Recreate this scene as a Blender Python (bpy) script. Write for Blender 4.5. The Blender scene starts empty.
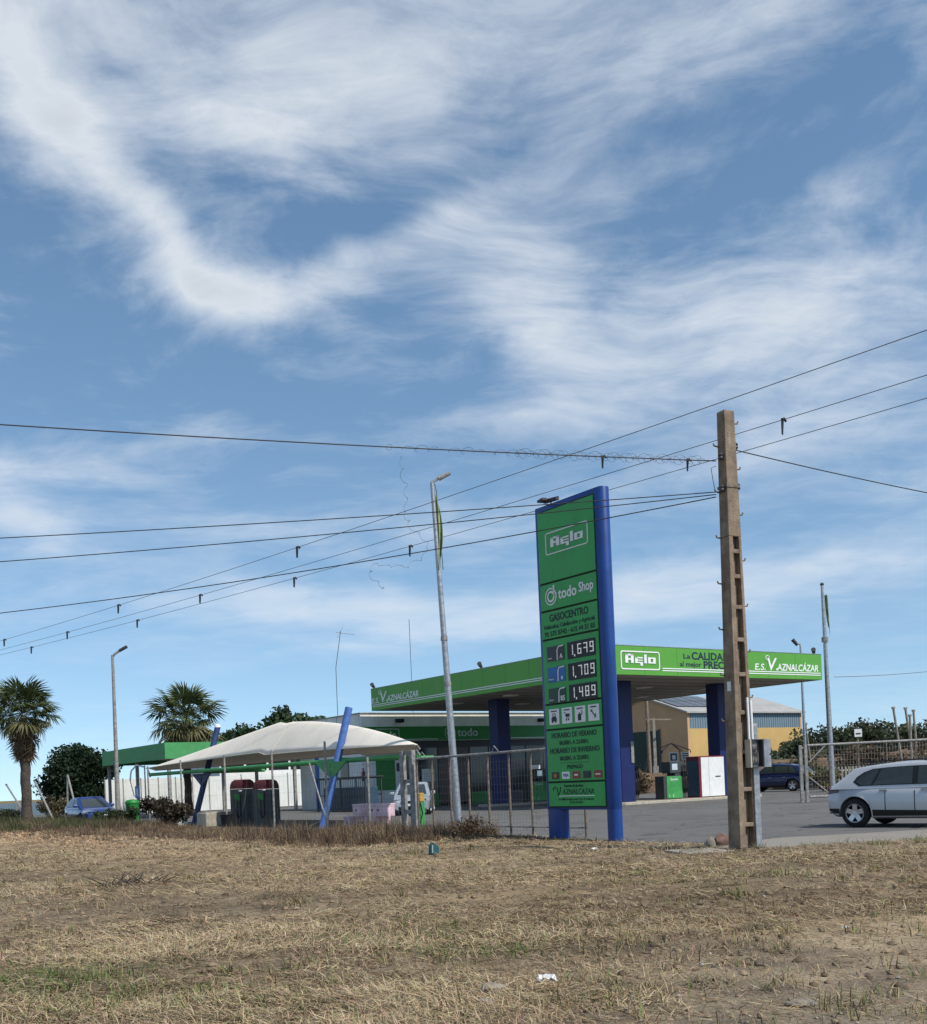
import bpy, bmesh, math, random
import numpy as np
from mathutils import Vector, Matrix
random.seed(7); RNG = np.random.default_rng(7)
SC = bpy.context.scene
COL = SC.collection
rad = math.radians

# ------------------------------------------------------------------ camera, sky, sun, exposure
F = 1100.0; CX = 463.5; CY = 781.0; ROLL = rad(2.45); CAMH = 1.45       # focal length in pixels, horizon row, tilt, eye height
cam = bpy.data.cameras.new('camera'); camo = bpy.data.objects.new('camera', cam); COL.objects.link(camo)
cam.sensor_fit = 'AUTO'; cam.sensor_width = 36.0; cam.lens = 36.0 * F / 1024.0
cam.shift_y = (CY - 512.0) / 1024.0
cam.clip_start = 0.1; cam.clip_end = 8000
camo.matrix_world = Matrix.Translation((0, 0, CAMH)) @ Matrix.Rotation(rad(90), 4, 'X') @ Matrix.Rotation(-ROLL, 4, 'Z')
SC.camera = camo

SUN_EL = rad(50); SUN_DIR = Vector((math.cos(SUN_EL) * 0.766, -math.cos(SUN_EL) * 0.643, math.sin(SUN_EL)))       # high sun behind the camera's right shoulder
sun = bpy.data.lights.new('sun', 'SUN'); sun.energy = 3.0; sun.angle = rad(0.9); sun.color = (1.0, 0.95, 0.87)
suno = bpy.data.objects.new('sun', sun); COL.objects.link(suno)
suno.rotation_euler = SUN_DIR.to_track_quat('Z', 'Y').to_euler()

SC.view_settings.view_transform = 'Standard'; SC.view_settings.look = 'None'
SC.view_settings.gamma = 1.0; SC.view_settings.exposure = 0.52; SC.view_settings.use_curve_mapping = False

def make_world():
    w = bpy.data.worlds.new('World'); SC.world = w; w.use_nodes = True
    w.cycles.sampling_method = 'MANUAL'; w.cycles.sample_map_resolution = 256
    nt = w.node_tree; nt.nodes.clear(); N = nt.nodes.new; Lk = nt.links.new
    out = N('ShaderNodeOutputWorld'); bg = N('ShaderNodeBackground'); Lk(bg.outputs[0], out.inputs[0])
    bg.inputs[1].default_value = SKY_STRENGTH
    sky = N('ShaderNodeTexSky'); sky.sky_type = 'NISHITA'; sky.sun_disc = False
    sky.sun_elevation = SUN_EL; sky.sun_rotation = math.atan2(SUN_DIR.x, SUN_DIR.y)
    sky.air_density, sky.dust_density, sky.ozone_density = SKY_AIR; sky.altitude = 50
    tc = N('ShaderNodeTexCoord')
    up = N('ShaderNodeVectorMath'); up.operation = 'MAXIMUM'; up.inputs[1].default_value = (-1, -1, 0.0); Lk(tc.outputs['Generated'], up.inputs[0])
    up2 = N('ShaderNodeVectorMath'); up2.operation = 'ADD'; up2.inputs[1].default_value = (0, 0, 0.10); Lk(up.outputs[0], up2.inputs[0]); up3 = N('ShaderNodeVectorMath'); up3.operation = 'NORMALIZE'; Lk(up2.outputs[0], up3.inputs[0]); Lk(up3.outputs[0], sky.inputs[0])
    def m(op, a, b=None, c=None):
        n = N('ShaderNodeMath'); n.operation = op
        for i, v in enumerate((a, b, c)):
            if v is None: continue
            if isinstance(v, (int, float)): n.inputs[i].default_value = v
            else: Lk(v, n.inputs[i])
        return n.outputs[0]
    def comb(x, y):
        n = N('ShaderNodeCombineXYZ'); Lk(x, n.inputs[0]); Lk(y, n.inputs[1]); return n.outputs[0]
    def noise(vec, scale, detail, rough, dist=0.0):
        n = N('ShaderNodeTexNoise'); n.noise_dimensions = '2D'; n.inputs['Scale'].default_value = scale; n.inputs['Detail'].default_value = detail
        n.inputs['Roughness'].default_value = rough; n.inputs['Distortion'].default_value = dist; Lk(vec, n.inputs['Vector']); return n
    sep = N('ShaderNodeSeparateXYZ'); Lk(tc.outputs['Generated'], sep.inputs[0]); dx, dy, dz = sep.outputs
    az = m('MULTIPLY', m('ARCTAN2', dx, dy), 57.2958); el = m('MULTIPLY', m('ARCSINE', dz), 57.2958)      # compass direction and height in degrees
    # high cloud sheet: the direction is projected on a plane overhead so that bands flatten to the horizon
    zz = m('ADD', m('MAXIMUM', dz, 0.0), 0.13); pl = comb(m('DIVIDE', dx, zz), m('DIVIDE', dy, zz))
    wn = noise(pl, 1.5, 2.5, 0.6)
    sb = N('ShaderNodeVectorMath'); sb.operation = 'SUBTRACT'; sb.inputs[1].default_value = (0.5, 0.5, 0.5); Lk(wn.outputs['Color'], sb.inputs[0])
    ma = N('ShaderNodeVectorMath'); ma.operation = 'MULTIPLY_ADD'; ma.inputs[1].default_value = (6.5, 5, 0); Lk(sb.outputs[0], ma.inputs[0]); Lk(comb(az, el), ma.inputs[2])
    tot = None
    for (a0, e0, sa_, sb_, rot, wgt) in CLOUD_BANKS:           # banks: direction, height, half-lengths, slope, weight
        mp = N('ShaderNodeMapping'); mp.vector_type = 'TEXTURE'; mp.inputs['Location'].default_value = (a0, e0, 0); mp.inputs['Rotation'].default_value = (0, 0, rad(rot)); mp.inputs['Scale'].default_value = (sa_, sb_, 1)
        Lk(ma.outputs[0], mp.inputs[0]); d = N('ShaderNodeVectorMath'); d.operation = 'DOT_PRODUCT'; Lk(mp.outputs[0], d.inputs[0]); Lk(mp.outputs[0], d.inputs[1])
        g = m('POWER', 0.36788, d.outputs['Value']); tot = m('MULTIPLY', g, wgt) if tot is None else m('MULTIPLY_ADD', g, wgt, tot)
    ws = N('ShaderNodeVectorMath'); ws.operation = 'MULTIPLY_ADD'; ws.inputs[1].default_value = (0.34, 0.34, 0); Lk(sb.outputs[0], ws.inputs[0]); Lk(pl, ws.inputs[2])
    mp = N('ShaderNodeMapping'); mp.inputs['Rotation'].default_value = (0, 0, rad(28)); mp.inputs['Scale'].default_value = (1.0, 2.4, 1); Lk(ws.outputs[0], mp.inputs[0])
    f1 = noise(mp.outputs[0], 1.3, 8, 0.63).outputs[0]                # long streaks
    f2 = noise(ws.outputs[0], 4.2, 8, 0.62).outputs[0]                # mottled fluff
    am = N('ShaderNodeMapRange'); am.inputs[1].default_value = 5.0; am.inputs[2].default_value = 24.0; am.inputs[3].default_value = 0.28; am.inputs[4].default_value = 1.0; Lk(el, am.inputs[0])     # far cloud is seen edge on and smoother
    dens = m('MULTIPLY_ADD', m('MULTIPLY_ADD', m('SUBTRACT', f1, 0.5), CL_STREAK, m('MULTIPLY', m('SUBTRACT', f2, 0.5), CL_FLUFF)), am.outputs[0], m('ADD', tot, CL_BASE))
    mr = N('ShaderNodeMapRange'); mr.inputs[1].default_value = -0.15; mr.inputs[2].default_value = 1.55; mr.inputs[3].default_value = 0.0; mr.inputs[4].default_value = 0.92; Lk(dens, mr.inputs[0])
    cov = m('POWER', mr.outputs[0], 1.35)
    gr = N('ShaderNodeMapRange'); gr.inputs[1].default_value = 0.8; gr.inputs[2].default_value = 2.6; gr.inputs[3].default_value = 1.0; gr.inputs[4].default_value = 0.72; Lk(dens, gr.inputs[0])   # thick sheet is greyer
    cc = N('ShaderNodeVectorMath'); cc.operation = 'SCALE'; cc.inputs[0].default_value = CLOUD_COL; Lk(gr.outputs[0], cc.inputs[3])
    hs = N('ShaderNodeHueSaturation'); hs.inputs['Saturation'].default_value = SKY_SAT; hs.inputs['Value'].default_value = SKY_VAL; hs.inputs['Hue'].default_value = SKY_HUE; Lk(sky.outputs[0], hs.inputs['Color'])
    mix = N('ShaderNodeMix'); mix.data_type = 'RGBA'; Lk(cov, mix.inputs[0]); Lk(hs.outputs[0], mix.inputs[6]); Lk(cc.outputs[0], mix.inputs[7]); Lk(mix.outputs[2], bg.inputs[0])

SKY_STRENGTH = 0.10; SKY_AIR = (1.0, 0.2, 2.0); CLOUD_COL = (5.9, 6.3, 6.75); SKY_SAT = 1.03; SKY_VAL = 1.06; SKY_HUE = 0.491; CL_STREAK = 2.9; CL_FLUFF = 2.1; CL_BASE = 0.10
CLOUD_BANKS = [
    (-13, 36.0, 16, 4.6, -5, 0.72), (-8, 31.8, 8, 1.8, -8, 0.35), (7, 33.5, 12, 2.8, 3, 0.75),
    (-20, 31.0, 5.5, 2.4, -50, 1.0), (-15.0, 27.3, 4.8, 1.5, -42, 1.1), (-12.2, 25.3, 3.0, 1.2, -30, 0.35), (-9.0, 24.3, 4.8, 1.3, -4, 0.95), (-3.0, 25.8, 4.2, 1.2, 16, 0.95),
    (4.5, 23.2, 4.8, 1.7, -38, 0.95), (14, 21.0, 11, 2.2, 8, 0.95), (18, 25.4, 7, 1.5, 16, 0.75), (14, 28.8, 9, 1.2, 14, 0.55), (18, 16.5, 7, 2.2, 2, 0.7),
    (-21.5, 14.0, 3.5, 1.3, -8, 0.95), (13, 9.2, 13, 1.4, 3, 0.95), (-7, 9.0, 11, 1.2, -5, 0.8), (-12, 17.2, 5, 0.8, 14, 0.4), (3, 13.5, 7, 1.0, 6, 0.4),
    (-18.5, 21.0, 5.0, 2.6, -30, -0.7), (-7, 19.4, 6, 1.6, -12, -0.45), (-1.5, 28.3, 5.5, 1.0, 6, -0.5), (21, 31.5, 3.5, 1.0, 25, -0.4), (-4, 5.2, 22, 1.6, 0, -0.4)]
SC.cycles.max_bounces = 5; SC.cycles.diffuse_bounces = 3; SC.cycles.glossy_bounces = 3; SC.cycles.transmission_bounces = 3; SC.cycles.caustics_reflective = False; SC.cycles.caustics_refractive = False
make_world()

# ------------------------------------------------------------------ pixel -> place (the distance always comes from the ground or a wall)
c_, s_ = math.cos(ROLL), math.sin(ROLL)
def uv(px, py):
    dx = px - CX; dy = CY - py
    return c_ * dx + s_ * dy, -s_ * dx + c_ * dy
def gp(px, py, z=0.0):
    u, v = uv(px, py); Y = F * (z - CAMH) / v
    return Vector((u * Y / F, Y, z))
def at(px, py, Y):
    u, v = uv(px, py); return Vector((u * Y / F, Y, CAMH + v * Y / F))
# the station's own axes: x along the canopy's bright long face, y along its shaded face
SA = rad(34.5); ca, sa = math.cos(SA), math.sin(SA)
C0 = gp(610, 674.3, 5.75)
def S(x, y, z=0.0): return Vector((C0.x + x * ca - y * sa, C0.y + x * sa + y * ca, z))
def loc(p):
    dx, dy = p[0] - C0.x, p[1] - C0.y
    return dx * ca + dy * sa, -dx * sa + dy * ca
def onx(px, py, lx):                       # pixel against the vertical wall x = lx  ->  (y, z)
    u, v = uv(px, py); k = u / F; bx, by = C0.x + lx * ca, C0.y + lx * sa
    t = (k * by - bx) / (-sa - k * ca); Y = by + t * ca
    return t, CAMH + v * Y / F
def ony(px, py, ly):
    u, v = uv(px, py); k = u / F; bx, by = C0.x - ly * sa, C0.y + ly * ca
    t = (k * by - bx) / (ca - k * sa); Y = by + t * sa
    return t, CAMH + v * Y / F

# ------------------------------------------------------------------ materials
def srgb(r, g, b):
    f = lambda q: (q / 255 / 12.92) if q / 255 <= 0.04045 else ((q / 255 + 0.055) / 1.055) ** 2.4
    return (f(r), f(g), f(b))
MATS = {}
def M(name, col=(0.5, 0.5, 0.5), rough=0.6, metal=0.0, var=0.12, scale=6.0, bump=0.0, bscale=40.0, coat=0.0, spec=0.5, streak=0.0, emit=None, trans=0.0, col2=None, ior=1.45):
    if name in MATS: return MATS[name]
    m = bpy.data.materials.new(name); m.use_nodes = True; nt = m.node_tree; N = nt.nodes.new; Lk = nt.links.new
    b = nt.nodes['Principled BSDF']
    b.inputs['Roughness'].default_value = rough; b.inputs['Metallic'].default_value = metal
    b.inputs['Specular IOR Level'].default_value = spec; b.inputs['Coat Weight'].default_value = coat; b.inputs['Coat Roughness'].default_value = 0.05
    b.inputs['Transmission Weight'].default_value = trans; b.inputs['IOR'].default_value = ior
    tc = N('ShaderNodeTexCoord')
    n = N('ShaderNodeTexNoise'); n.inputs['Scale'].default_value = scale; n.inputs['Detail'].default_value = 6; n.inputs['Roughness'].default_value = 0.62
    Lk(tc.outputs['Object'], n.inputs['Vector'])
    rp = N('ShaderNodeValToRGB'); Lk(n.outputs[0], rp.inputs[0])
    a = tuple(max(0, q * (1 - var * 1.6)) for q in col); d = tuple(min(1, q * (1 + var)) for q in (col2 or col))
    rp.color_ramp.elements[0].position = 0.32; rp.color_ramp.elements[0].color = (*a, 1)
    rp.color_ramp.elements[1].position = 0.68; rp.color_ramp.elements[1].color = (*d, 1)
    src = rp.outputs[0]
    if streak > 0:                         # rain streaks and dirt running down
        mp = N('ShaderNodeMapping'); mp.inputs['Scale'].default_value = (9, 9, 0.6); Lk(tc.outputs['Object'], mp.inputs[0])
        n2 = N('ShaderNodeTexNoise'); n2.inputs['Scale'].default_value = 1.6; n2.inputs['Detail'].default_value = 5; Lk(mp.outputs[0], n2.inputs['Vector'])
        r2 = N('ShaderNodeMapRange'); r2.inputs[1].default_value = 0.5; r2.inputs[2].default_value = 0.78; r2.inputs[3].default_value = 0; r2.inputs[4].default_value = streak; Lk(n2.outputs[0], r2.inputs[0])
        mx = N('ShaderNodeMix'); mx.data_type = 'RGBA'; mx.inputs[7].default_value = (0.12, 0.10, 0.075, 1)
        Lk(r2.outputs[0], mx.inputs[0]); Lk(src, mx.inputs[6]); src = mx.outputs[2]
    Lk(src, b.inputs['Base Color'])
    rr = N('ShaderNodeMapRange'); rr.inputs[3].default_value = max(0.02, rough - 0.08); rr.inputs[4].default_value = min(1, rough + 0.12); Lk(n.outputs[0], rr.inputs[0]); Lk(rr.outputs[0], b.inputs['Roughness'])
    if bump > 0:
        nb = N('ShaderNodeTexNoise'); nb.inputs['Scale'].default_value = bscale; nb.inputs['Detail'].default_value = 5; Lk(tc.outputs['Object'], nb.inputs['Vector'])
        bp = N('ShaderNodeBump'); bp.inputs['Strength'].default_value = min(1, bump); bp.inputs['Distance'].default_value = 0.02; Lk(nb.outputs[0], bp.inputs['Height']); Lk(bp.outputs[0], b.inputs['Normal'])
    if emit: b.inputs['Emission Color'].default_value = (*emit[0], 1); b.inputs['Emission Strength'].default_value = emit[1]
    MATS[name] = m; return m
def M_attr(name, rough=0.8, trans=0.0):    # colour of each blade or leaf is stored on it
    if name in MATS: return MATS[name]
    m = bpy.data.materials.new(name); m.use_nodes = True; nt = m.node_tree; b = nt.nodes['Principled BSDF']
    a = nt.nodes.new('ShaderNodeAttribute'); a.attribute_name = 'Col'; nt.links.new(a.outputs['Color'], b.inputs['Base Color'])
    b.inputs['Roughness'].default_value = rough; b.inputs['Specular IOR Level'].default_value = 0.25
    if trans > 0:
        t = nt.nodes.new('ShaderNodeBsdfTranslucent'); nt.links.new(a.outputs['Color'], t.inputs[0])
        mx = nt.nodes.new('ShaderNodeMixShader'); mx.inputs[0].default_value = trans
        nt.links.new(b.outputs[0], mx.inputs[1]); nt.links.new(t.outputs[0], mx.inputs[2]); nt.links.new(mx.outputs[0], nt.nodes['Material Output'].inputs[0])
    MATS[name] = m; return m

# ------------------------------------------------------------------ mesh helpers
class MB:
    def __init__(s): s.v = []; s.f = []
    def add(s, vs, fs):
        o = len(s.v); s.v += [tuple(p) for p in vs]; s.f += [tuple(o + i for i in f) for f in fs]; return s
    def box(s, cx, cy, cz, sx, sy, sz, rz=0.0, taper=1.0):
        c, q = math.cos(rz), math.sin(rz); vs = []
        for dz in (-1, 1):
            k = taper if dz > 0 else 1.0
            for dx, dy in ((-1, -1), (1, -1), (1, 1), (-1, 1)):
                x, y = dx * sx / 2 * k, dy * sy / 2 * k
                vs.append((cx + x * c - y * q, cy + x * q + y * c, cz + dz * sz / 2))
        return s.add(vs, [(0, 3, 2, 1), (4, 5, 6, 7), (0, 1, 5, 4), (1, 2, 6, 5), (2, 3, 7, 6), (3, 0, 4, 7)])
    def bb(s, x0, x1, y0, y1, z0, z1): return s.box((x0 + x1) / 2, (y0 + y1) / 2, (z0 + z1) / 2, x1 - x0, y1 - y0, z1 - z0)
    def prism(s, poly, z0, z1):
        n = len(poly); vs = [(x, y, z0) for x, y in poly] + [(x, y, z1) for x, y in poly]
        return s.add(vs, [tuple(range(n - 1, -1, -1)), tuple(range(n, 2 * n))] + [(i, (i + 1) % n, n + (i + 1) % n, n + i) for i in range(n)])
    def extr_y(s, poly, y0, y1):           # polygon in x,z pulled along y
        n = len(poly); vs = [(x, y0, z) for x, z in poly] + [(x, y1, z) for x, z in poly]
        return s.add(vs, [tuple(range(n)), tuple(range(2 * n - 1, n - 1, -1))] + [(i, n + i, n + (i + 1) % n, (i + 1) % n) for i in range(n)])
    def extr_x(s, poly, x0, x1):           # polygon in y,z pulled along x
        n = len(poly); vs = [(x0, y, z) for y, z in poly] + [(x1, y, z) for y, z in poly]
        return s.add(vs, [tuple(range(n)), tuple(range(2 * n - 1, n - 1, -1))] + [(i, n + i, n + (i + 1) % n, (i + 1) % n) for i in range(n)])
    def tube(s, pts, r, n=8, cap=True):
        pts = [Vector(p) for p in pts]; k = len(pts); rs = r if isinstance(r, (list, tuple)) else [r] * k
        vs = []; up = None
        for i, p in enumerate(pts):
            d = (pts[min(i + 1, k - 1)] - pts[max(i - 1, 0)]).normalized()
            if up is None:
                up = Vector((0, 0, 1)) if abs(d.z) < 0.9 else Vector((1, 0, 0))
            a = d.cross(up).normalized(); b = a.cross(d).normalized(); up = b
            for j in range(n):
                t = 2 * math.pi * j / n; vs.append(p + (a * math.cos(t) + b * math.sin(t)) * rs[i])
        fs = [(i * n + j, i * n + (j + 1) % n, (i + 1) * n + (j + 1) % n, (i + 1) * n + j) for i in range(k - 1) for j in range(n)]
        if cap: fs += [tuple(range(n - 1, -1, -1)), tuple(range((k - 1) * n, k * n))]
        return s.add(vs, fs)
    def lathe(s, prof, n=16, cx=0, cy=0):
        k = len(prof); vs = [(cx + r * math.cos(2 * math.pi * j / n), cy + r * math.sin(2 * math.pi * j / n), z) for r, z in prof for j in range(n)]
        fs = [(i * n + j, i * n + (j + 1) % n, (i + 1) * n + (j + 1) % n, (i + 1) * n + j) for i in range(k - 1) for j in range(n)]
        return s.add(vs, fs + [tuple(range(n - 1, -1, -1)), tuple(range((k - 1) * n, k * n))])
    def disc_y(s, cx, y, cz, r, t, n=20, r0=0.0):  # a disc facing -y
        vs = []; 
        for yy in (y, y + t):
            vs += [(cx + r * math.cos(2 * math.pi * j / n), yy, cz + r * math.sin(2 * math.pi * j / n)) for j in range(n)]
        return s.add(vs, [tuple(range(n)), tuple(range(2 * n - 1, n - 1, -1))] + [(j, n + j, n + (j + 1) % n, (j + 1) % n) for j in range(n)])
    def grid(s, P):                        # rows of points
        r, c = len(P), len(P[0])
        return s.add([q for row in P for q in row], [(i * c + j, i * c + j + 1, (i + 1) * c + j + 1, (i + 1) * c + j) for i in range(r - 1) for j in range(c - 1)])
    def build(s, name, mat, parent=None, smooth=None, bevel=0.0, recalc=True):
        me = bpy.data.meshes.new(name); me.from_pydata(s.v, [], s.f)
        if recalc or bevel:
            bm = bmesh.new(); bm.from_mesh(me)
            if recalc: bmesh.ops.recalc_face_normals(bm, faces=bm.faces)
            if bevel:
                es = [e for e in bm.edges if len(e.link_faces) == 2 and e.calc_face_angle(0) > 0.6]
                bmesh.ops.bevel(bm, geom=es, offset=bevel, segments=2, affect='EDGES', profile=0.5, clamp_overlap=True)
            bm.to_mesh(me); bm.free()
        return link(name, me, mat, parent, smooth)
def link(name, me, mat, parent=None, smooth=None):
    if mat and not me.materials: me.materials.append(MATS[mat] if isinstance(mat, str) else mat)
    if smooth is not None:
        me.shade_smooth(); me.set_sharp_from_angle(angle=rad(smooth))
    o = bpy.data.objects.new(name, me); COL.objects.link(o)
    if parent: o.parent = parent
    return o
def tag(o, label, cat=None, group=None, kind=None):
    o['label'] = label
    if cat: o['category'] = cat
    if group: o['group'] = group
    if kind: o['kind'] = kind
    return o
def thing(name, label, cat, p=(0, 0, 0), rz=0.0, group=None, rot=None):
    o = bpy.data.objects.new(name, None); COL.objects.link(o); o.empty_display_size = 0.2
    o.location = p; o.rotation_euler = rot or (0, 0, rz); return tag(o, label, cat, group)
def copy_tree(o, parent=None):
    c = o.copy(); COL.objects.link(c)
    if parent: c.parent = parent
    for ch in list(o.children): copy_tree(ch, c)
    return c
TXT = []
def text(name, body, size, mat, parent, p, rot=(rad(90), 0, 0), sx=1.0, bold=0.0, shear=0.0, align='LEFT', depth=0.006, fit=None):
    cu = bpy.data.curves.new(name, 'FONT'); cu.body = body; cu.size = size; cu.extrude = depth; cu.offset = bold * size; cu.shear = shear
    cu.align_x = align; cu.resolution_u = 3
    t = bpy.data.objects.new(name, cu); COL.objects.link(t)
    dg = bpy.context.evaluated_depsgraph_get(); me = bpy.data.meshes.new_from_object(t.evaluated_get(dg))
    bpy.data.objects.remove(t); bpy.data.curves.remove(cu)
    me.materials.clear()
    if fit:
        xs_ = [v.co.x for v in me.vertices]; sx = fit / (max(xs_) - min(xs_))
    me.transform(Matrix.Diagonal((sx, 1, 1, 1)))
    o = link(name, me, mat, parent); o.location = p; o.rotation_euler = rot; return o
def rects(name, rs, y, t, mat, parent, x0=0, z0=0, k=1.0, kz=None):   # flat bars on a face that looks to -y
    b = MB()
    for (a, c, d, e) in rs: b.bb(x0 + a * k, x0 + c * k, y - t, y, z0 + d * (kz or k), z0 + e * (kz or k))
    return b.build(name, mat, parent)
def rrect(x0, x1, z0, z1, r, n=4):
    pts = []
    for cx, cz, a in ((x1 - r, z1 - r, 0), (x0 + r, z1 - r, 90), (x0 + r, z0 + r, 180), (x1 - r, z0 + r, 270)):
        for i in range(n + 1): t = rad(a + 90 * i / n); pts.append((cx + r * math.cos(t), cz + r * math.sin(t)))
    return pts
def frame_rr(b, x0, x1, z0, z1, r, w, y, t):     # rounded frame on a face that looks to -y
    o = rrect(x0, x1, z0, z1, r); i = rrect(x0 + w, x1 - w, z0 + w, z1 - w, max(0.01, r - w)); n = len(o)
    vs = [(x, y - t, z) for x, z in o] + [(x, y - t, z) for x, z in i] + [(x, y, z) for x, z in o] + [(x, y, z) for x, z in i]
    fs = []
    for j in range(n):
        q = (j + 1) % n; fs += [(j, q, n + q, n + j), (j, 2 * n + j, 2 * n + q, q), (n + j, n + q, 3 * n + q, 3 * n + j)]
    return b.add(vs, fs)
# blocky logo letters (a unit is a tenth of the letters' height)
LOGO = [(0, 2, 0, 9), (4, 6, 0, 9), (0, 6, 7.4, 9), (2, 4, 3, 4.6),
        (7, 8.8, 0, 6.2), (7, 12.5, 4.8, 6.2), (8.8, 12.5, 0, 1.3), (8.8, 12.5, 2.5, 3.5), (10.7, 12.5, -2.6, 0),
        (13.6, 15.4, 0, 9), (16.4, 21.9, 4.8, 6.2), (16.4, 18.2, 0, 4.8), (18.2, 21.9, 0, 1.3), (20.1, 21.9, 1.3, 4.8)]
SEG = {'0': 'abcdef', '1': 'bc', '3': 'abcdg', '?': 'abcg', '4': 'bcfg', '6': 'acdefg', '7': 'abc', '8': 'abcdefg', '9': 'abcdfg'}
def digit(b, ch, x, z, w, h, t, y, dp):
    seg = dict(a=(x, x + w, z + h - t, z + h), d=(x, x + w, z, z + t), g=(x, x + w, z + h / 2 - t / 2, z + h / 2 + t / 2),
               b=(x + w - t, x + w, z + h / 2, z + h), c=(x + w - t, x + w, z, z + h / 2), f=(x, x + t, z + h / 2, z + h), e=(x, x + t, z, z + h / 2))
    for k in SEG[ch]:
        a0, a1, d0, d1 = seg[k]; g = t * 0.16; b.bb(a0 + g, a1 - g, y - dp, y, d0 + g, d1 - g)
def vnoise(x, y, seed=0):                  # smooth value noise on arrays
    x = np.asarray(x, float); y = np.asarray(y, float); xi = np.floor(x).astype(np.int64); yi = np.floor(y).astype(np.int64); fx = x - xi; fy = y - yi
    def h(a, b):
        n = (a * 374761393 + b * 668265263 + seed * 974711) & 0x7fffffff; n = ((n ^ (n >> 13)) * 1274126177) & 0x7fffffff; return (n ^ (n >> 16)) % 10007 / 10007.0
    ux = fx * fx * (3 - 2 * fx); uy = fy * fy * (3 - 2 * fy)
    return (h(xi, yi) * (1 - ux) + h(xi + 1, yi) * ux) * (1 - uy) + (h(xi, yi + 1) * (1 - ux) + h(xi + 1, yi + 1) * ux) * uy
def fbm(x, y, seed=0, o=4):
    r = 0; a = 0.5
    for i in range(o): r = r + a * vnoise(np.asarray(x) * 2 ** i, np.asarray(y) * 2 ** i, seed + i); a *= 0.5
    return r / (1 - 0.5 ** o)
def tri_mesh(name, V, T, colv, mat, parent=None):
    me = bpy.data.meshes.new(name); V = np.asarray(V, np.float32).reshape(-1, 3); T = np.asarray(T, np.int32).reshape(-1, 3); n = len(T)
    me.vertices.add(len(V)); me.vertices.foreach_set('co', V.ravel())
    me.loops.add(3 * n); me.loops.foreach_set('vertex_index', T.ravel())
    me.polygons.add(n); me.polygons.foreach_set('loop_start', np.arange(0, 3 * n, 3, dtype=np.int32))
    me.update(calc_edges=True)
    if colv is not None:
        a = me.color_attributes.new('Col', 'FLOAT_COLOR', 'POINT')
        c4 = np.ones((len(V), 4), np.float32); c4[:, :3] = colv; a.data.foreach_set('color', c4.ravel())
    return link(name, me, mat, parent)
def blades(name, P, Ln, Wd, az, tilt, bend, colr, mat, parent=None):
    n = len(P); d1 = np.stack([np.cos(az) * np.cos(tilt), np.sin(az) * np.cos(tilt), np.sin(tilt)], 1)
    t2 = tilt - bend; d2 = np.stack([np.cos(az) * np.cos(t2), np.sin(az) * np.cos(t2), np.sin(t2)], 1)
    rl = RNG.uniform(-0.7, 0.7, n)
    w = np.stack([-np.sin(az) * np.cos(rl), np.cos(az) * np.cos(rl), np.sin(rl)], 1) * (Wd / 2)[:, None]
    mid = P + d1 * (Ln * 0.5)[:, None]; tip = mid + d2 * (Ln * 0.5)[:, None]
    V = np.stack([P - w, P + w, mid - w * 0.8, mid + w * 0.8, tip], 1).reshape(-1, 3)
    b = (np.arange(n) * 5)[:, None]
    T = np.concatenate([b + np.array([0, 1, 3]), b + np.array([0, 3, 2]), b + np.array([2, 3, 4])], 0)
    return tri_mesh(name, V, T, np.repeat(colr, 5, axis=0), mat, parent)

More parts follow.
